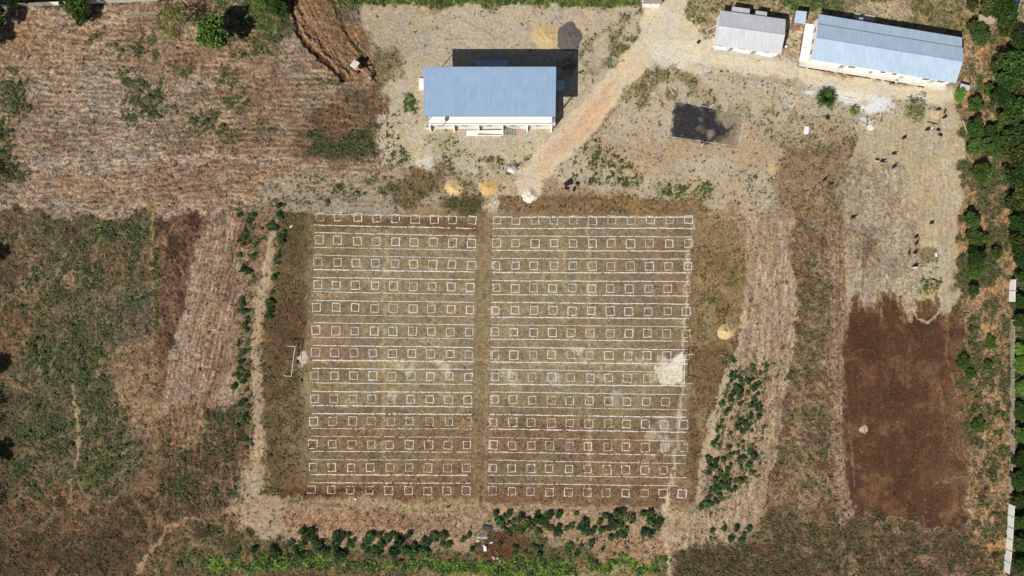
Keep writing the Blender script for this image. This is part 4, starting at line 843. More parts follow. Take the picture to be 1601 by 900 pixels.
for blk, (up, dn) in LINES.items():
    for side, l in (('above', up), ('below', dn)):
        for r, (y0, y1) in enumerate(l):
            t = (y0 - 339) / 425
            if blk == 'left': xa, xb = lerp(492, 485.5, t), lerp(743.5, 735.5, t)
            else: xa, xb = lerp(770.5, 763, t), (lerp(1083, 1073, min(1, t * 1.6)) if r < 12 else 1060)
            mb = MB(); wd = random.choice((.13, .16, .2, .24)); k = 6
            ribbon(mb, [P(lerp(xa, xb, j / k), lerp(y0, y1, j / k) + random.uniform(-.3, .3)) for j in range(k + 1)], wd, random.choice((.02, .05, .12)))
            o = mb.build('chalk_line', CHALK)
            tag(o, 'long white chalk line just %s row %d of squares in the %s block' % (side, r + 1, blk), 'chalk line', 'long chalk lines on the field')

# ------------------------------------------------------------------ materials of built things
ROOFB = new_mat('blue_roof', alb(160, 187, 214), .42, .0, .05, .35, wave=9, spec=.35)
ROOFG = new_mat('grey_roof', alb(214, 216, 218), .45, .0, .05, .4, wave=9, spec=.35)
ROOFL = new_mat('pale_blue_roof', alb(186, 206, 224), .42, .0, .05, .35, wave=9, spec=.35)
WHITE = new_mat('white_wall', (.80, .78, .73), .8, vary=.06, scale=.8)
WHDECK = new_mat('white_deck', (.86, .85, .82), .8, vary=.03, scale=.8)
CREAM = new_mat('cream_plaster', (.62, .58, .50), .85, vary=.10, scale=.9)
CONC = new_mat('concrete', (.46, .42, .35), .9, vary=.15, scale=1.5, bump=.2)
DCONC = new_mat('weathered_concrete', (.30, .26, .20), .9, vary=.3, scale=1.2, bump=.3)
STEEL = new_mat('steel_post', (.32, .33, .34), .5, .4, .1)
WHP = new_mat('white_paint', (.80, .80, .78), .5, vary=.05)
BLACK = new_mat('black_plastic', (.018, .018, .02), .5, vary=.2)
RUB = new_mat('black_rubber', (.02, .02, .02), .8)
GLASS = new_mat('dark_window', (.05, .07, .08), .15, spec=.6, vary=.1)
WOOD = new_mat('pale_timber', (.42, .34, .24), .8, vary=.3, scale=4)
BRICK = new_mat('red_brick', (.30, .14, .09), .9, vary=.25, scale=6)
TILE = new_mat('pink_paving', (.48, .34, .27), .9, vary=.15)
DOOR = new_mat('grey_door', (.25, .27, .28), .5, vary=.1)
ORANGE = new_mat('orange_paint', (.72, .17, .03), .45, vary=.1)
SANDP = new_mat('off_white_paint', (.62, .58, .48), .5, vary=.08)
STRAW = new_mat('thatch', (.46, .36, .25), .95, vary=.3, scale=6, bump=.6)

# ------------------------------------------------------------------ the hall: big blue roof on columns over a low storey with an open deck
b = empty('hall', (0, 0, 0), label='large hall with a flat-looking blue metal roof and white deck along its front', cat='building')
HR = 8.9; HD = 3.3
c = [P(662, 104.5, HR), P(869.5, 104.5, HR), P(868.5, 182, HR), P(663, 181, HR)]   # NW NE SE SW
lo = [v.copy() for v in c]; MB().hexa([v + Vector((0, 0, -.12)) for v in (c[3], c[2], c[1], c[0])], [c[3], c[2], c[1], c[0]]).build('roof', ROOFB, b)
rx0, rx1, ry0, ry1 = c[3].x, c[2].x, c[3].y, c[0].y
mb = MB()
for x in np.linspace(rx0 + .02, rx1 - .02, 42): mb.box((x, (ry0 + ry1) / 2, HR + .012), (.04, ry1 - ry0 - .1, .02))
mb.build('roof_rib', ROOFB, b)['kind'] = 'stuff'
mb = MB(); mb.box(((rx0 + rx1) / 2, ry0 - .05, HR - .12), (rx1 - rx0, .09, .26)).box(((rx0 + rx1) / 2, ry1 + .05, HR - .12), (rx1 - rx0, .09, .26)); mb.build('gutter', STEEL, b)
dS = P(766, 194.3, HD).y; dx0 = P(671, 190, HD).x; dx1 = P(862.5, 190, HD).x; dxE = P(868.5, 190, HD).x
dN = ry1 - 1.0
mb = MB(); mb.box(((dx0 + dxE) / 2, (dS + dN) / 2, 1.62), (dxE - dx0, dN - dS, 3.1)); mb.build('wall', CREAM, b)
mb = MB(); mb.box(((dx0 + dx1) / 2, (dS + dN) / 2, HD - .06), (dx1 - dx0 + .1, dN - dS + .2, .22)); mb.build('deck', WHDECK, b)
mb = MB()
for k, yy in enumerate((.15, dN * 0)): pass
mb.box(((dx0 + dx1) / 2, dS + .12, HD + .12), (dx1 - dx0, .16, .16)); mb.box(((dx0 + dx1) / 2, dS + 1.25, HD + .065), (dx1 - dx0, .07, .03)); mb.build('deck_kerb', CREAM, b)
# grating, and a flat dark panel in place of the recess, at the deck ends
mb = MB(); gxx = P(668, 184, HD).x
for k in range(5): mb.box((gxx + (k - 2) * .22, P(668, 184, HD).y, HD - .2), (.05, 1.5, .08))
for k in range(5): mb.box((gxx, P(668, 184, HD).y + (k - 2) * .32, HD - .19), (1.0, .05, .06))
mb.build('grating', STEEL, b)
mb = MB(); mb.box((P(865.5, 186.5, HD).x, P(865, 186.5, HD).y, HD - .02), (.85, 1.5, .1)); mb.build('recess_panel', DOOR, b)
for i in range(6):
    x = rx0 + .5 + (rx1 - rx0 - 1.0) * i / 5
    for y in ((ry0 + .5 if i in (0, 5) else ry0 + 3.0), (ry0 + ry1) / 2, ry1 - .5):
        MB().tube([(x, y, 0 if y < ry0 + 1 else HD - .2), (x, y, HR - .3)], .11, 8).build('column', STEEL, b)
    MB().box((x, (ry0 + ry1) / 2, HR - .3), (.14, ry1 - ry0 - .6, .3)).build('beam', STEEL, b)
# plinth along the front, buttresses
p0 = P(665, 201, .25); p1 = P(868.5, 201.5, .25)
MB().box(((p0.x + p1.x) / 2, (p0.y + dS) / 2, .12), (p1.x - p0.x, dS - p0.y, .35)).build('plinth', CREAM, b)
for px in (674, 711, 749, 786, 824, 861.5):
    q = P(px, 199, 0)
    MB().hexa([(q.x - .16, dS - 1.25, 0), (q.x + .16, dS - 1.25, 0), (q.x + .16, dS - .02, 0), (q.x - .16, dS - .02, 0)],
              [(q.x - .16, dS - .7, 2.9), (q.x + .16, dS - .7, 2.9), (q.x + .16, dS - .02, 2.9), (q.x - .16, dS - .02, 2.9)]).build('buttress', WHITE, b)
for i in range(5):
    xa = P((674, 711, 749, 786, 824)[i] + 8, 199).x; 
    w_ = MB().box((xa + 1.4, dS - .003, 1.9), (1.6, .02, 1.2)).build('window_frame', WHP, b)
    MB().box((xa + 1.4, dS - .016, 1.9), (1.4, .01, 1.0)).build('pane', GLASS, w_)
# ramp / stair platform in front
q0 = P(729, 211, .8); q1 = P(787, 203, .8)
MB().hexa([(q0.x, q0.y, 0), (q1.x, q0.y, 0), (q1.x, q1.y, 0), (q0.x, q1.y, 0)], [(q0.x, q0.y, .15), (q1.x, q0.y, .8), (q1.x, q1.y, .8), (q0.x, q1.y, .15)]).build('ramp', WHITE, b)
MB().box(((q0.x + q1.x) / 2 + 1, q0.y - .06, .6), (q1.x - q0.x - 3, .1, 1.0)).build('ramp_parapet', WHP, b)
st = MB(); s0 = P(788, 206, .4)
for k in range(8): st.box((s0.x + .25 + k * .42, P(0, 206).y, .38 - k * .045), (.24, 1.5, .78 - k * .09))
st.build('stair', CONC, b)
rl = MB()
for yy in (203.3, 211.5): 
    y_ = P(0, yy).y; rl.tube([(s0.x, y_, 1.5), (s0.x + 3.5, y_, 1.1)], .035, 6)
    for k in range(7): rl.tube([(s0.x + k * .55, y_, 0.02), (s0.x + k * .55, y_, 1.48 - k * .06)], .025, 5)
rl.build('railing', BLACK, b)
for (a0, b0, a1, b1) in ((715, 203, 728.5, 211), (808, 203, 817, 212)):
    u = P(a0, b1); v = P(a1, b0); MB().box(((u.x + v.x) / 2, (u.y + v.y) / 2, .05), (v.x - u.x, v.y - u.y, .14)).build('step_pad', TILE, b)
# north porch: small hipped blue roof
n0 = P(744.5, 93.5, 3.2); n1 = P(794, 110, 3.2); mx = (n0.x + n1.x) / 2; ry = ry1 - .8
mb = MB(); zt = 4.2
vv = [(n0.x, n0.y, 3.2), (n1.x, n0.y, 3.2), (n1.x, ry, 3.2), (n0.x, ry, 3.2), (mx, ry + .1, zt), (n0.x, n0.y, 3.08), (n1.x, n0.y, 3.08), (n1.x, ry, 3.08), (n0.x, ry, 3.08)]
mb.add(vv, [(0, 4, 1), (1, 4, 2), (0, 3, 4), (2, 4, 3), (5, 6, 7, 8), (0, 1, 6, 5), (1, 2, 7, 6), (3, 0, 5, 8), (2, 3, 8, 7)]); mb.build('porch_roof', ROOFB, b)
mb = MB()
for x in (n0.x + .3, mx, n1.x - .3): MB().tube([(x, n0.y - .3, 0), (x, n0.y - .3, 3.1)], .1, 8).build('porch_post', STEEL, b)
# side porches
e = P(876, 133, 2.6); MB().box((e.x, e.y, 2.55), (1.95, 2.3, .12)).build('side_canopy', ROOFL, b)
mb = MB()
for dy in (-1, 1): mb.tube([(e.x + .8, e.y + dy, 0), (e.x + .8, e.y + dy, 2.5)], .06, 6)
mb.build('canopy_post', STEEL, b)
e = P(659, 131, .5); MB().box((e.x + .2, e.y, .25), (1.7, 2.9, .5)).build('side_step', WHITE, b)
# satellite dish on the deck
d_ = P(693, 190, HD + .9); sd_ = empty('satellite_dish', (d_.x, d_.y, HD + .05), label='small white dish on a dark stand on the hall deck', cat='dish')
mb = MB(); mb.tube([(0, 0, 0), (0, 0, .9)], .05, 6)
for k in range(3): a = 2.1 * k + .3; mb.tube([(math.cos(a) * .55, math.sin(a) * .55, .0), (0, 0, .6)], .035, 5)
mb.box((0, -.25, .3), (.5, .5, .5)); mb.build('stand', BLACK, sd_)
mb = MB(); rings = []
for i in range(5):
    rr = .55 * i / 4; zz = .25 * (i / 4) ** 2; rings.append([(rr * math.cos(2 * math.pi * k / 20), rr * math.sin(2 * math.pi * k / 20), zz) for k in range(20)])
v = [q for r_ in rings for q in r_]; f = [(i * 20 + k, i * 20 + (k + 1) % 20, (i + 1) * 20 + (k + 1) % 20, (i + 1) * 20 + k) for i in range(4) for k in range(20)]
mb.add(v, f); o = mb.build('dish', WHP, sd_, smooth=True); o.location = (0, .1, .95); o.rotation_euler = (.5, 0, 0)

# ------------------------------------------------------------------ gabled buildings on the upper right
def frame(o, ang): 
    ca, sa = math.cos(ang), math.sin(ang)
    return lambda u, v, z: (o[0] + u * ca + v * sa, o[1] + u * sa - v * ca, z)     # u along, v toward the viewer's bottom
def solid(mb, F, u0, u1, v0, v1, z0, z1):
    return mb.hexa([F(u0, v1, z0), F(u1, v1, z0), F(u1, v0, z0), F(u0, v0, z0)], [F(u0, v1, z1), F(u1, v1, z1), F(u1, v0, z1), F(u0, v0, z1)])
def roof_strip(mb, F, u0, u1, v0, z0, v1, z1, th=.1):
    return mb.hexa([F(u0, v1, z1 - th), F(u1, v1, z1 - th), F(u1, v0, z0 - th), F(u0, v0, z0 - th)], [F(u0, v1, z1), F(u1, v1, z1), F(u1, v0, z0), F(u0, v0, z0)])
def gable_walls(mb, F, u0, u1, prof, th=.25, drop=.14):
    for ua, ub in ((u0, u0 + th), (u1 - th, u1)):
        n = len(prof); a = [F(ua, v, z - drop) for v, z in prof]; c_ = [F(ub, v, z - drop) for v, z in prof]
        a0 = [F(ua, v, 0) for v, z in prof]; c0 = [F(ub, v, 0) for v, z in prof]
        for i in range(n - 1): mb.hexa([a0[i + 1], c0[i + 1], c0[i], a0[i]], [a[i + 1], c_[i + 1], c_[i], a[i]])
def opening(F, u, v, z, wd, hg, parent, kind='window', side='v'):
    f = solid(MB(), F, u - wd / 2, u + wd / 2, v - .04, v + .012, z - hg / 2, z + hg / 2) if side == 'v' else solid(MB(), F, v - .05, v + .04, u - wd / 2, u + wd / 2, z - hg / 2, z + hg / 2)
    o = f.build(kind, WHP if kind == 'window' else DOOR, parent)
    g_ = solid(MB(), F, u - wd / 2 + .08, u + wd / 2 - .08, v + .012, v + .022, z - hg / 2 + .08, z + hg / 2 - .08) if side == 'v' else solid(MB(), F, v - .07, v - .05, u - wd / 2 + .08, u + wd / 2 - .08, z - hg / 2 + .08, z + hg / 2 - .08)
    g_.build('pane' if kind == 'window' else 'door_leaf', GLASS if kind == 'window' else DOOR, o)
# grey building
F = frame((51.06, 68.15), R(-7.9)); L = 16.25; Wd = 8.6; rv = 4.3; ez = 3.3; rz_ = 4.35
b = empty('schoolroom', (0, 0, 0), label='shorter building with a light grey gable roof beside the dirt road', cat='building')
mb = MB(); roof_strip(mb, F, 0, L, 0, ez, rv, rz_); roof_strip(mb, F, 0, L, rv, rz_, Wd, ez); mb.build('roof', ROOFG, b)
solid(MB(), F, -.02, L + .02, rv - .14, rv + .14, rz_ - .02, rz_ + .06).build('ridge_cap', ROOFG, b)
mb = MB(); solid(mb, F, .35, L - .35, .5, .7, 0, ez - .02); solid(mb, F, .35, L - .35, Wd - .6, Wd - .35, 0, ez - .02); gable_walls(mb, F, .36, L - .36, [(.7, ez + .13), (rv, rz_), (Wd - .6, ez + .1)]); mb.build('wall', WHITE, b)
for u, k in ((1.5, 'window'), (4.5, 'door'), (7, 'window'), (10.2, 'door'), (13, 'window')): opening(F, u, Wd - .35, 1.8 if k == 'window' else 1.05, 1.6 if k == 'window' else 1.0, 1.2 if k == 'window' else 2.1, b, k)
for ua, ub in ((0.05, 3.0), (5.9, 8.9), (11.6, 14.8)): solid(MB(), F, ua, ub, Wd - .2, Wd + .62, 2.15, 2.3).build('awning', WHP, b)
solid(MB(), F, -.2, L + .2, Wd - .3, Wd + .9, -.05, .18).build('plinth', CONC, b)
for ua, ub, va, lab in ((3.0, 7.4, -1.65, 'long low lean-to'), (8.9, 11.7, -1.45, 'short low lean-to')):
    an = solid(MB(), F, ua + .15, ub - .15, va + .15, .48, 0, 2.55).build('annex', CREAM, b); roof_strip(MB(), F, ua, ub, va, 2.6, .2, 2.9).build('annex_roof', ROOFG, an)
# small shed between
F2 = frame((P(1244, 16.8, 2.6).x, P(1244, 16.8, 2.6).y), R(-6)); 
b = empty('shed', (0, 0, 0), label='small square shed with a pale blue roof between the two school buildings', cat='shed')
roof_strip(MB(), F2, 0, 2.7, 0, 2.9, 2.8, 2.4).build('roof', ROOFL, b); mb = MB(); solid(mb, F2, .2, 2.5, .2, 2.6, 0, 2.32); mb.build('wall', BRICK, b)
solid(MB(), F2, .5, 1.3, 2.58, 2.64, .05, 2.0).build('door', DOOR, b); solid(MB(), F2, .1, 2.3, 2.8, 3.7, -.05, .3).build('step', BRICK, b)
# long building
F = frame((75.1, 67.1), R(-9.3)); L = 35.6
b = empty('long_school_building', (0, 0, 0), label='long building with a pale blue stepped gable roof on the upper right', cat='building')
mb = MB(); roof_strip(mb, F, 0, L, 0, 3.6, 2.85, 4.2); mb.build('rear_roof', ROOFL, b)
mb = MB(); roof_strip(mb, F, -.15, L + .15, 2.8, 4.42, 6.6, 5.3); roof_strip(mb, F, -.15, L + .15, 6.6, 5.3, 11.35, 3.85); mb.build('roof', ROOFL, b)
solid(MB(), F, -.17, L + .17, 6.45, 6.75, 5.27, 5.36).build('ridge_cap', ROOFL, b)
mb = MB(); solid(mb, F, .4, L - .4, .5, .7, 0, 3.55); solid(mb, F, .4, L - .4, 10.6, 10.85, 0, 3.87); gable_walls(mb, F, .41, L - .41, [(.7, 3.7), (2.8, 4.12), (2.81, 4.36), (6.6, 5.3), (10.6, 4.03)]); mb.build('wall', WHITE, b)
for i, u in enumerate((3, 6.5, 10.8, 14.2, 18.4, 21.8, 26, 29.4, 33)): opening(F, u, 10.85, 1.9, 1.8, 1.2, b)
for u in (8.6, 16.2, 24, 31.4): opening(F, u, 10.85, 1.08, 1.0, 2.1, b, 'door')
for v_ in (3.4, 6.2, 8.8): opening(F, v_, .41, 2.0, 1.4, 1.3, b, side='u')
solid(MB(), F, -1.5, L + .1, 10.86, 12.0, -.05, .28).build('plinth', CREAM, b); solid(MB(), F, -1.6, .38, 1.2, 10.85, -.05, .28).build('side_plinth', WHITE, b)
mb = MB()
for ua, ub in ((1.0, 7.2), (8.4, 9.6), (10.8, 16.8), (18.2, 19.3), (20.2, 26), (28.6, 30.4)): solid(mb, F, ua, ub, 12.02, 12.26, -.04, .09)
solid(mb, F, -1.8, -1.62, .4, 12.1, -.04, .035); solid(mb, F, -1.6, .4, 12.03, 12.2, -.04, .034); mb.build('drain', BLACK, b)
for ua, ub in ((1.4, 7.2), (12, 17.5), (21.5, 26.5)): solid(MB(), F, ua, ub, 10.87, 11.55, 3.0, 3.1).build('awning', WHP, b)
for u in (2.2, 5.4, 9, 12.6, 16.2, 19.8, 23.4, 27, 30.6, 33.8): MB().tube([F(u, 11.3, .2), F(u, 11.3, 3.6)], .06, 6).build('veranda_post', WHP, b)
solid(MB(), F, 10.4, 11.4, -1.25, .48, 0, 2.6).build('rear_porch', ROOFL, b)
t_ = frame((75.1, 67.1), R(-9.3)); mb = MB(); solid(mb, t_, 10.1, 15.2, -3.4, -1.9, -.05, .35)
tag(mb.build('concrete_slab', CONC), 'flat pale concrete slab behind the long building', 'slab')
# partial building at the top edge
b = empty('cottage', (0, 0, 0), label='small building with a brown-grey roof cut off by the top edge beside the road', cat='building')
F3 = frame((P(1006, -18, 2.8).x, P(1006, -18, 2.8).y), R(0)); mb = MB(); roof_strip(mb, F3, 0, 4.6, 0, 2.8, 3.6, 2.6); mb.build('roof', new_mat('weathered_roof', alb(172, 152, 140), .8, vary=.15, scale=2, wave=9), b)
mb = MB(); solid(mb, F3, .2, 4.4, .2, 3.45, 0, 2.5); mb.build('wall', WHITE, b); mb = MB(); solid(mb, F3, .2, 1.8, 3.5, 4.0, 2.2, 2.3); solid(mb, F3, 2.5, 3.1, 3.5, 4.0, 2.2, 2.3); mb.build('awning', WHP, b)
# hut among the trees, top right
b = empty('hut', (0, 0, 0), label='tiny hut with two straw-coloured roof panels among dark trees, upper right', cat='hut')
for (x, y, a, bb) in ((1536.5, 29, 1.9, 2.0), (1548.5, 31, 1.5, 1.9)):
    p = P(x, y, 2.3); MB().box((p.x, p.y, 2.3), (a, bb, .12), R(-4)).build('roof_panel', STRAW, b)
p = P(1542, 30, 1.1); MB().box((p.x, p.y, 1.1), (2.8, 1.6, 2.2), R(-4)).build('wall', WOOD, b)
p = P(1547, 6, .3); tag(MB().box((p.x, p.y, .35), (.9, 1.6, .7), R(25)).build('stone_block', CONC, bevel=.06), 'pale upright block among trees above the straw-roofed hut', 'block')
p = P(1593, 2, 1.6); bt = empty('water_barrel', (p.x, p.y, 0), label='bright blue barrel among the trees in the top right corner', cat='barrel')
MB().tube([(0, 0, .1), (0, 0, .5), (0, 0, 1.3), (0, 0, 1.5)], [.5, .62, .62, .5], 18).build('body', new_mat('blue_plastic', (.03, .16, .5), .4), bt); MB().tube([(0, 0, 1.5), (0, 0, 1.6)], [.3, .3], 14).build('lid', BLACK, bt)
p = P(1508, 136, 1.2); b = empty('lean_to', (0, 0, 0), label='small shelter with a pale sheet roof behind the bright green tree', cat='shelter')
MB().box((p.x, p.y, 1.3), (2.3, 1.3, .06), R(-14)).build('roof_sheet', ROOFG, b); mb = MB()
for dx in (-.9, .9):
    for dy in (-.45, .45): mb.tube([(p.x + dx, p.y + dy, 0), (p.x + dx, p.y + dy, 1.27)], .05, 6)
mb.build('post', WOOD, b)

# ------------------------------------------------------------------ walls
def wall(pts, h, mats, label, post=3.0, th=.14):
    r = empty('boundary_wall', (0, 0, 0), label=label, cat='wall')
    for i in range(len(pts) - 1):
        a = P(*pts[i]); c_ = P(*pts[i + 1]); n = max(1, int(round((c_ - a).length / post))); ang = math.atan2(c_.y - a.y, c_.x - a.x)
        for k in range(n):
            u = a.lerp(c_, k / n); v = a.lerp(c_, (k + 1) / n); m = (u + v) / 2; pl = (v - u).length
            hh = h + random.uniform(-.08, .08); MB().box((m.x, m.y, hh / 2 - .1), (pl - .2, th, hh), ang + random.uniform(-.02, .02)).build('wall_panel', mats[i], r)
            MB().box((u.x, u.y, h / 2), (.22, .24, h + .16), ang).build('post', CONC, r)
    return r
wall([(1579, 437), (1578, 472)], 2.1, [WHITE], 'short white wall panel between dark trees at the right edge')
wall([(1580, 500), (1580, 700), (1577, 735)], 1.4, [DCONC, DCONC], 'weathered low brown wall in front of the bright green trees', 2.4)
wall([(1576, 745), (1576, 770)], 1.2, [DCONC], 'short leaning grey wall piece above the white wall', 2.0)
wall([(1577, 787), (1574, 840), (1569, 893)], 2.1, [WHITE, WHITE], 'white panelled boundary wall in the lower right corner', 2.9)
wall([(-30, 12), (85, 8), (165, 4.5), (250, 1)], 1.9, [DCONC, WHITE, CONC], 'concrete boundary wall along the top left edge', 2.9)
# wire fence posts left of the grey building
r = empty('wire_fence', (0, 0, 0), label='thin wire fence running down beside the grey-roofed building', cat='fence')
a = P(1126, 0); c_ = P(1117, 80)
for k in range(6):
    q = a.lerp(c_, k / 5); MB().tube([(q.x, q.y, 0), (q.x, q.y, 1.4)], .05, 6).build('post', WHP, r)
mb = MB()
for z in (.5, .9, 1.3): mb.tube([(a.x, a.y, z), (c_.x, c_.y, z)], .02, 4)
mb.build('wire', STEEL, r)

# ------------------------------------------------------------------ goals
def goal(ax, ay, bx, by, back, label):
    r = empty('football_goal', (0, 0, 0), label=label, cat='goal', group='football goals'); h = 2.2
    a = P(ax, ay, h); c_ = P(bx, by, h); 
    MB().tube([(a.x, a.y, h), (c_.x, c_.y, h)], .075, 8).build('crossbar', WHP, r)
    for q in (a, c_):
        MB().tube([(q.x, q.y, 0), (q.x, q.y, h)], .075, 8).build('post', WHP, r)
        MB().tube([(q.x, q.y, h), (q.x + back * .8, q.y + .05, h - .05), (q.x + back * 2.0, q.y + .12, h - .15)], .06, 6).build('side_bar', WHP, r)
        MB().tube([(q.x + back * 2.0, q.y + .12, h - .15), (q.x + back * 2.05, q.y + .12, 0)], .05, 6).build('stay', WHP, r)
goal(461.3, 541.5, 455.3, 588, -1, 'white football goal frame on the left side of the field')
goal(1071.3, 554.5, 1069.8, 600, 1, 'white football goal frame on the right side of the field')
# volleyball court
c_ = [P(1053.5, 157), P(1164.5, 178.5), P(1155, 229), P(1044, 213)]; mb = MB(); ribbon(mb, c_, .09, .35, .025, closed=True)
tag(mb.build('court_boundary_line', CHALK), 'thin white boundary line round the blackened volleyball court', 'court line')
for (x, y, l) in ((1110.5, 167, 'white net post at the upper side of the blackened court'), (1096.5, 227, 'white net post at the lower side of the blackened court')):
    p = P(x, y); o = MB().tube([(0, 0, 0), (0, 0, 2.3)], .09, 8).build('net_post', WHP); o.location = (p.x, p.y, 0); tag(o, l, 'post', 'net posts of the court')
def stick(name, x0, y0, x1, y1, label, cat, rad=.07, mat=WHP, z=.1):
    a = P(x0, y0); c_ = P(x1, y1); tag(MB().tube([(a.x, a.y, z + zat(x0, y0)), (c_.x, c_.y, z + zat(x1, y1))], rad, 7).build(name, mat), label, cat)
stick('pole', 1046, 136, 1053.5, 147.5, 'white pole lying just above the blackened court corner', 'pole')
stick('pole', 1105, 47.5, 1120, 40, 'white pole lying left of the grey-roofed building', 'pole')
stick('pole', 1081, 84, 1090, 62, 'pale pole lying at the edge of the road fork', 'pole', .09, SANDP)
stick('pole', 1227.5, 84, 1228, 105, 'thin pale pole below the corner of the grey-roofed building', 'pole', .06, SANDP)
stick('timber_beam', 1449.5, 190, 1466, 194, 'dark heavy beam lying at the lower edge of the pen', 'beam', .16, new_mat('dark_timber', (.05, .04, .03), .8))
stick('fallen_log', 1505, 188, 1511, 207, 'pale fallen trunk lying right of the pen', 'log', .16, WOOD)
stick('branch', 1511, 383, 1540, 376, 'pale bare branch right of the pale field, upper of two', 'branch', .07, WOOD); stick('branch', 1511, 398, 1534, 396.5, 'pale bare branch right of the pale field, lower of two', 'branch', .08, WOOD)
stick('pole', 879, 169, 894, 150, 'added black rod drawing the corner column shadow right of the hall', 'pole', .1, BLACK)  # added black rod that draws the corner column's shadow as a solid
# black boxes and planks near the road end
def block(name, x, y, dx, dy, dz, ang, mat, label, cat, group=None, bev=.04):
    p = P(x, y); o = MB().box((0, 0, dz / 2), (dx, dy, dz)).build(name, mat, bevel=bev); o.location = (p.x, p.y, zat(x, y) - .02); o.rotation_euler = (0, 0, R(ang)); return tag(o, label, cat, group)
gb = 'black crates near the road end'
block('crate', 888, 285.5, 1.0, 1.9, .5, 40 - 90, BLACK, 'largest black crate in the pile beside the road end', 'crate', gb); block('crate', 890.5, 286.5, 1.3, .8, .4, 15, BLACK, 'black crate against the right side of the largest one', 'crate', gb)
block('crate', 886, 294.5, 1.1, .5, .35, -5, BLACK, 'narrow black crate below the pile', 'crate', gb); block('crate', 902.5, 287, .95, .65, .4, -30, BLACK, 'black crate lying apart to the right of the pile', 'crate', gb)
block('crate', 897.3, 296, .5, 1.1, .35, -4, BLACK, 'upright-lying black crate, lowest of the scattered ones', 'crate', gb); block('crate', 884.5, 288.5, .7, .9, .45, 20, BLACK, 'black crate against the left side of the largest one', 'crate', gb)
for i in range(4):
    stick('plank', 845.5 + i * 2.2, 283 - i * 1.4, 861 + i * 1.6, 295 - i * 2.2, 'long grey plank lying by the road end, %s from the lower left' % ORD[i + 1], 'plank', .07, WOOD)
block('white_slab', 1260.5, 203.5, 1.15, 1.9, .25, -8, WHP, 'white rectangular slab lying on the ground below the gravel', 'slab')
block('stone', 556, 779.5, .45, .45, .3, 20, WHP, 'small white stone just below the lowest chalk row', 'stone'); block('stone', 559, 508, .3, .25, .2, 0, CONC, 'x', 'stone') if False else None
# debris spot at the bottom
block('metal_sheet', 755, 840.3, 2.8, .55, .12, -3, new_mat('galvanised', alb(170, 185, 195), .5, .3, .1), 'grey metal sheet lying above the white box in the debris', 'metal sheet'); block('metal_sheet', 754, 837.5, 2.4, .25, .1, 1, STEEL, 'narrow dark metal strip above the grey sheet', 'metal strip')
block('white_box', 758.5, 856.5, .75, 1.2, .5, 4, WHP, 'white box standing in the debris below the field', 'box'); block('white_box', 756.5, 852, .5, .4, .4, 30, WHP, 'small white box touching the taller white one', 'box')
block('tarpaulin', 762, 824.5, 2.6, 1.1, .25, -8, new_mat('dark_tarpaulin', (.05, .04, .045), .6), 'dark tarpaulin spread above the debris', 'tarpaulin'); block('bucket_lid', 747, 845.5, .75, .5, .15, 20, SANDP, 'cream lid left of the white box', 'lid')
for (x, y, l) in ((768, 848, 'white plastic scrap right of the tall white box'), (771.5, 872, 'white plastic scrap in the bright green strip, left one'), (779, 873, 'white plastic scrap in the bright green strip, middle one'), (782, 878, 'white plastic scrap in the bright green strip, right one'), (455, 354, 'white bent scrap beside the upper left shrubs')):
    block('plastic_scrap', x, y, .8, .3, .12, random.uniform(-70, 70), WHP, l, 'scrap', 'white scraps', .02)
stick('stick', 748, 849, 752, 860, 'pale stick lying left of the white box', 'stick', .05, WOOD)
block('bin', 1091.5, 66.5, .55, .55, .7, 10, BLACK, 'small black bin at the top of the pale pole by the road fork', 'bin')
block('signboard', 1437, 126, .5, .8, .9, 20, WHP, 'small white board standing at the plinth of the long building', 'board'); block('water_jug', 1228.5, 73, .5, .5, .6, 20, WHP, 'small white jug at the right corner of the grey-roofed building', 'jug')
# animal pen
r = empty('pen', (0, 0, 0), label='low pen of pale rails with a straw floor in the goat area', cat='pen'); q = [P(1451, 172), P(1469, 174), P(1466, 192.5), P(1450, 189)]
mb = MB(); mb.hexa([(v.x, v.y, -.1) for v in (q[3], q[2], q[1], q[0])], [(v.x, v.y, .12) for v in (q[3], q[2], q[1], q[0])]); mb.build('floor_mat', new_mat('straw_floor', alb(206, 186, 146), .9, vary=.2, scale=2), r)
for k in range(4):
    a, c2 = q[k], q[(k + 1) % 4]; MB().tube([(a.x, a.y, 0), (a.x, a.y, 1.0)], .07, 6).build('post', WOOD, r); mb = MB()
    for z in (.45, .85): mb.tube([(a.x, a.y, z), (c2.x, c2.y, z)], .035, 5)
    mb.build('rail', WOOD, r)
block('pipe_ring', 1464, 398, .4, 1.0, .3, 10, WHP, 'white block at the rim of the upper pit', 'block', bev=.05)

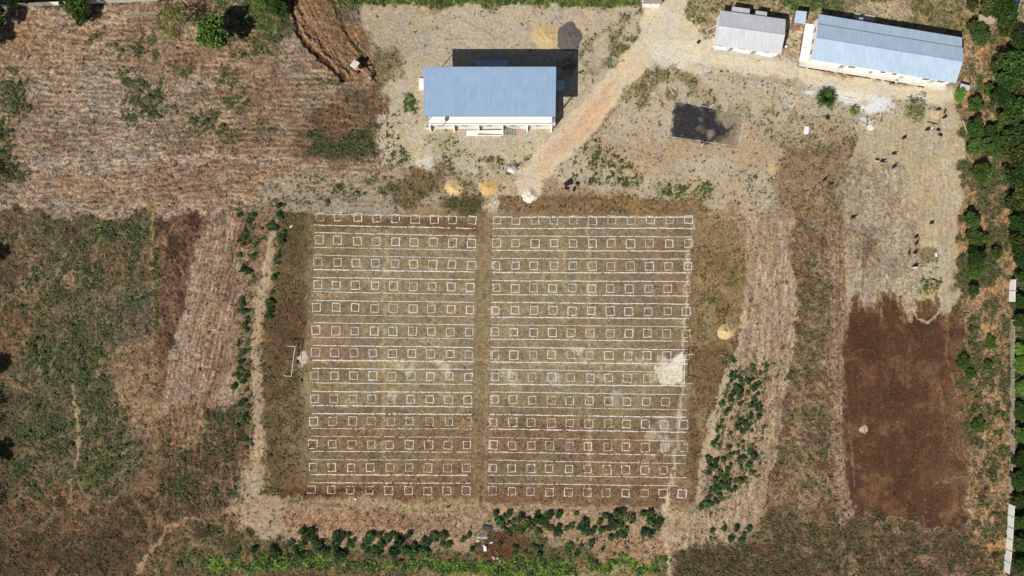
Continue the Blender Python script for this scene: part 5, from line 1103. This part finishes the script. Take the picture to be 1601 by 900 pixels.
# piles
def pile(x, y, rx, ry, h, colr, label, cat, seed=0):
    n = 46; m = 26; vs = [(0, 0, h)]; 
    for i in range(1, m + 1):
        t = i / m
        for k in range(n):
            a = 2 * math.pi * k / n; e = 1 + .14 * (float(vnoise(np.array(math.cos(a) * 1.6 + 5), np.array(math.sin(a) * 1.6 + 5), seed)) - .5) * 2 + .05 * (float(vnoise(np.array(math.cos(a) * 5 + 5), np.array(math.sin(a) * 5 + 5), seed + 3)) - .5) * 2
            X_, Y_ = math.cos(a) * rx * S * t * e * (1 + .05 * math.sin(a * 9 + seed)), math.sin(a) * ry * S * t * e
            z = h * (1 - t) ** 1.1 * (1 + .9 * (float(vnoise(np.array(X_ * 1.4 + 9), np.array(Y_ * 1.4 + 9), seed + 7)) - .5)) + random.uniform(-.02, .02) - .13 * t
            vs.append((X_, Y_, z))
    fs = [(0, 1 + k, 1 + (k + 1) % n) for k in range(n)] + [(1 + (i - 1) * n + k, 1 + i * n + k, 1 + i * n + (k + 1) % n, 1 + (i - 1) * n + (k + 1) % n) for i in range(1, m) for k in range(n)]
    me = bpy.data.meshes.new(cat.replace(' ', '_')); me.from_pydata(vs, [], fs); me.update()
    for p_ in me.polygons: p_.use_smooth = True
    o = link(cat.replace(' ', '_'), me, new_mat(cat.replace(' ', '_') + '_grain', alb(*colr), .95, vary=.2, scale=2.5, bump=.7)); p = P(x, y); o.location = (p.x, p.y, .16); tag(o, label, cat)
YS = (214, 186, 134)
pile(855, 57, 22, 20, .34, (206, 180, 132), 'wide pile of yellow sand above the hall, left of the dark heap', 'sand pile', 1); pile(889, 58, 21, 23, .4, (106, 99, 94), 'round heap of dark grey gravel right of the yellow sand', 'gravel heap', 2)
pile(710, 293, 14, 12.5, .5, YS, 'square-ish yellow sand pile above the field, left of two', 'sand pile', 3); pile(762, 293, 15, 12, .4, (216, 178, 118), 'spread yellow sand pile above the field, right of two', 'sand pile', 4)
pile(828, 305, 13, 11.5, .8, (232, 222, 202), 'white sand heap just above the field', 'sand heap', 5); pile(1135, 518, 14, 13, .8, YS, 'yellow sand pile alone on the grass right of the field', 'sand pile', 6)
pile(800, 265, 6.5, 6.5, .4, (226, 228, 222), 'small white lime heap below the hall', 'lime heap', 7); pile(1362, 198, 7, 6, .5, (222, 218, 210), 'small heap of white rubble beside the gravel apron', 'rubble heap', 8)
# scattered stones as one mass
mb = MB()
for (x0, y0, x1, y1, n) in ((1500, 70, 1530, 140, 160), (1480, 150, 1505, 240, 90), (583, 190, 605, 262, 60), (1335, 165, 1400, 215, 120), (640, 180, 860, 300, 90), (1180, 170, 1260, 200, 40), (1440, 385, 1475, 465, 40), (1170, 100, 1300, 300, 60), (1330, 500, 1500, 820, 14), (420, 380, 1080, 780, 20), (1385, 150, 1420, 185, 40)):
    for k in range(n):
        x = random.uniform(x0, x1); y = random.uniform(y0, y1); s_ = random.uniform(.06, .2); p = P(x, y); mb.box((p.x, p.y, zat(x, y) + s_ * .3), (s_ * random.uniform(1, 2), s_ * 1.2, s_), random.uniform(0, 3), .6)
tag(mb.build('loose_stones', new_mat('pale_stone', alb(206, 196, 180), .9, vary=.3)), 'pale stones and rubble scattered over the bare ground', None, None, 'stuff')

# ------------------------------------------------------------------ goats
def goat_mesh(headdown):
    v = [(0, 0, .62), (.28, 0, .63), (-.3, 0, .64), (.42, 0, .72 if not headdown else .58), (.56, 0, .9 if not headdown else .38), (.70, 0, .86 if not headdown else .2),
         (.28, .11, .45), (.27, .12, .22), (.28, .12, .02), (.28, -.11, .45), (.30, -.12, .22), (.29, -.12, .02),
         (-.32, .12, .48), (-.38, .13, .26), (-.33, .13, .02), (-.32, -.12, .48), (-.38, -.13, .26), (-.34, -.13, .02), (-.42, 0, .68), (-.48, 0, .76)]
    e = [(0, 1), (0, 2), (1, 3), (3, 4), (4, 5), (1, 6), (6, 7), (7, 8), (1, 9), (9, 10), (10, 11), (2, 12), (12, 13), (13, 14), (2, 15), (15, 16), (16, 17), (2, 18), (18, 19)]
    rad = [.20, .17, .17, .10, .085, .045, .075, .04, .03, .075, .04, .03, .09, .045, .03, .09, .045, .03, .05, .03]
    me = bpy.data.meshes.new('goat'); me.from_pydata(v, e, []); o = bpy.data.objects.new('tmp', me); COL.objects.link(o)
    md = o.modifiers.new('s', 'SKIN'); md2 = o.modifiers.new('u', 'SUBSURF'); md2.levels = 1; md2.render_levels = 1
    for i, sv in enumerate(me.skin_vertices[0].data): sv.radius = (rad[i], rad[i]); sv.use_root = (i == 0)
    dg = bpy.context.evaluated_depsgraph_get(); m2 = bpy.data.meshes.new_from_object(o.evaluated_get(dg)); bpy.data.objects.remove(o); m2.name = 'goat'
    for p in m2.polygons: p.use_smooth = True
    return m2
GM = [goat_mesh(False), goat_mesh(True)]; GBK = new_mat('black_coat', (.02, .017, .015), .8, vary=.3, scale=5); GWH = new_mat('white_coat', (.62, .58, .5), .8, vary=.15); GBR = new_mat('brown_coat', (.09, .05, .03), .8, vary=.3)
def horns():
    mb = MB()
    for s_ in (-1, 1): mb.tube([(.54, s_ * .04, .97), (.48, s_ * .07, 1.08), (.40, s_ * .1, 1.1)], [.022, .016, .005], 5).tube([(.55, s_ * .06, .92), (.52, s_ * .16, .88)], [.03, .012], 5)
    return mb
HM = horns()
goats = [(1396, 241, 0, 'k', 'black goat standing in the middle of the pale field, above a pair'), (1369, 252.5, 175, 'w', 'black and white goat, left one of the close pair'), (1378, 253, -8, 'k', 'black goat, right one of the close pair'), (1396, 261, 30, 'k', 'black goat just below and right of the close pair'),
         (1412, 216, 25, 'k', 'lone dark goat between the pair and the pen'), (1448, 203.5, 12, 'k', 'black goat below the pen beam, leftmost of three'), (1456.5, 202, 80, 'k', 'black goat below the pen beam, middle of three'), (1455.5, 201, 90, 'w', 'white goat touching the middle black goat below the pen'), (1465, 204, -20, 'k', 'black goat below the pen beam, rightmost of three'),
         (1468, 212, -25, 'k', 'black goat just below the row of three'), (1465, 172, 10, 'k', 'black goat at the upper right corner of the pen'), (1475, 176, 80, 'b', 'dark brown goat right of the pen, upper one'), (1475, 184, 20, 'k', 'black goat right of the pen, lower one'), (1455, 349, 10, 'k', 'lone black goat above the pits'),
         (1431, 370.5, 30, 'k', 'black goat left of the pits, topmost'), (1431, 380.5, 50, 'k', 'black goat left of the pits, second from the top'), (1420, 395.5, 85, 'k', 'black goat left of the pits, leftmost'), (1429.5, 395, 30, 'k', 'black goat left of the pits, beside the leftmost'), (1430, 416.5, -20, 'k', 'black goat left of the pits, lowest'), (1427.5, 418, 10, 'w', 'pale goat touching the lowest black one'),
         (1288, 281.5, 40, 'k', 'lone black goat on brown grass left of the goat field'), (1298, 289, 10, 'b', 'small dark goat just below the lone one on brown grass'), (1332, 341, 0, 'b', 'dark goat at the left rim of the pale field')]
for x, y, a, c0, l in goats:
    p = P(x, y); r = empty('goat', (p.x, p.y, zat(x, y)), R(a), label=l, cat='goat', group='goats on the pale field'); s = random.uniform(1.0, 1.2); r.scale = (s,) * 3
    k = 1 if random.random() < .5 else 0; m = GM[k].copy(); m.materials.clear(); m.materials.append({'k': GBK, 'w': GWH, 'b': GBR}[c0]); link('body', m, None, r)
    if k == 0: HM.build('horns', CONC, r)

# ------------------------------------------------------------------ motorcycles
def motorcycle(x, y, ang, label, col_=(.05, .05, .06)):
    p = P(x, y); r = empty('motorcycle', (p.x, p.y, zat(x, y) + .02), R(ang), label=label, cat='motorcycle', group='parked motorcycles')
    for wx in (-.62, .62):
        pts = [(wx + .29 * math.cos(t), 0, .3 + .29 * math.sin(t)) for t in [2 * math.pi * k / 18 for k in range(19)]]
        w_ = MB().tube(pts, .055, 6).build('wheel', RUB, r); hb = MB()
        for k in range(6): a = math.pi * k / 6; hb.tube([(wx - .25 * math.cos(a), 0, .3 - .25 * math.sin(a)), (wx + .25 * math.cos(a), 0, .3 + .25 * math.sin(a))], .012, 4)
        hb.build('spokes', STEEL, w_)
    m = new_mat('motorcycle_paint', col_, .35); MB().hexa([(-.25, -.12, .42), (.3, -.12, .42), (.3, .12, .42), (-.25, .12, .42)], [(-.3, -.14, .68), (.38, -.13, .78), (.38, .13, .78), (-.3, .14, .68)]).build('engine_body', m, r, .03)
    MB().hexa([(.0, -.15, .72), (.42, -.1, .78), (.42, .1, .78), (.0, .15, .72)], [(.02, -.11, .92), (.38, -.07, .92), (.38, .07, .92), (.02, .11, .92)]).build('fuel_tank', m, r, .03)
    MB().box((-.33, 0, .78), (.72, .26, .1)).build('seat', BLACK, r, .03); MB().tube([(.62, 0, .3), (.45, 0, .98)], .035, 6).build('fork', STEEL, r)
    MB().tube([(.36, -.36, 1.0), (.46, -.15, 1.0), (.46, .15, 1.0), (.36, .36, 1.0)], .022, 6).build('handlebar', BLACK, r); MB().tube([(.52, 0, .86), (.6, 0, .86)], [.07, .09], 10).build('headlight', WHP, r)
    MB().box((-.6, 0, .62), (.4, .14, .04)).build('rear_fender', m, r); return r
motorcycle(1396, 130.5, 15, 'black motorcycle with a white seat cover in front of the long building')
tag(MB().box((P(1397.5, 129.5).x, P(1397.5, 129.5).y, 1.02), (.5, .45, .36)).build('white_helmet', WHP, bevel=.12), 'white helmet resting on the black motorcycle', 'helmet')
motorcycle(1132.5, 77.5, 8, 'dark motorcycle parked in front of the grey-roofed building')

# ------------------------------------------------------------------ excavator
p = P(556.5, 101.5, 1.8); ex = empty('excavator', (p.x, p.y, 0), R(-38), label='orange and off-white tracked excavator digging at the end of the cleared strip', cat='excavator')
for s_ in (-1, 1):
    pr = [(-1.3, .35), (-1.05, .02), (1.05, .02), (1.3, .35), (1.05, .7), (-1.05, .7)]; mb = MB(); y0 = s_ * .95 - .22; y1 = s_ * .95 + .22
    mb.add([(a, y0, z) for a, z in pr] + [(a, y1, z) for a, z in pr], [(5, 4, 3, 2, 1, 0), (6, 7, 8, 9, 10, 11)] + [(k, (k + 1) % 6, 6 + (k + 1) % 6, 6 + k) for k in range(6)]); mb.build('track', RUB, ex, .04)
MB().box((0, 0, .62), (1.6, 1.5, .3)).build('undercarriage', STEEL, ex, .03)
MB().hexa([(-1.35, -.95, .85), (.55, -.95, .85), (.55, .95, .85), (-1.35, .95, .85)], [(-1.25, -.9, 1.75), (.5, -.9, 1.55), (.5, .9, 1.55), (-1.25, .9, 1.75)]).build('engine_cover', SANDP, ex, .06)
cb = MB().hexa([(-.1, .05, 1.5), (.95, .05, .95), (.95, .92, .95), (-.1, .92, 1.5)], [(-.1, .1, 2.55), (.7, .1, 2.55), (.7, .88, 2.55), (-.1, .88, 2.55)]).build('cab', GLASS, ex, .03); MB().box((.3, .49, 2.58), (.9, .86, .08)).build('cab_roof', SANDP, cb, .02)
MB().box((.62, -.45, 1.2), (.75, .75, .75)).build('front_housing', ORANGE, ex, .05)
MB().hexa([(.7, -.38, 1.2), (.9, -.38, 1.0), (.9, -.12, 1.0), (.7, -.12, 1.2)], [(2.4, -.36, 3.1), (2.6, -.36, 2.85), (2.6, -.14, 2.85), (2.4, -.14, 3.1)]).build('boom', new_mat('faded_orange', (.68, .42, .28), .5), ex)
MB().hexa([(2.35, -.34, 3.0), (2.6, -.34, 3.1), (2.6, -.16, 3.1), (2.35, -.16, 3.0)], [(4.3, -.33, 1.1), (4.55, -.33, 1.25), (4.55, -.17, 1.25), (4.3, -.17, 1.1)]).build('stick', new_mat('faded_paint', (.6, .46, .38), .5), ex)
MB().tube([(1.0, -.25, 1.75), (2.2, -.25, 3.15)], .05, 6).build('cylinder', STEEL, ex)
MB().hexa([(4.1, -.6, .35), (4.75, -.6, .25), (4.75, .1, .25), (4.1, .1, .35)], [(4.2, -.55, 1.15), (4.7, -.55, 1.2), (4.7, .05, 1.2), (4.2, .05, 1.15)]).build('bucket', CONC, ex, .03)
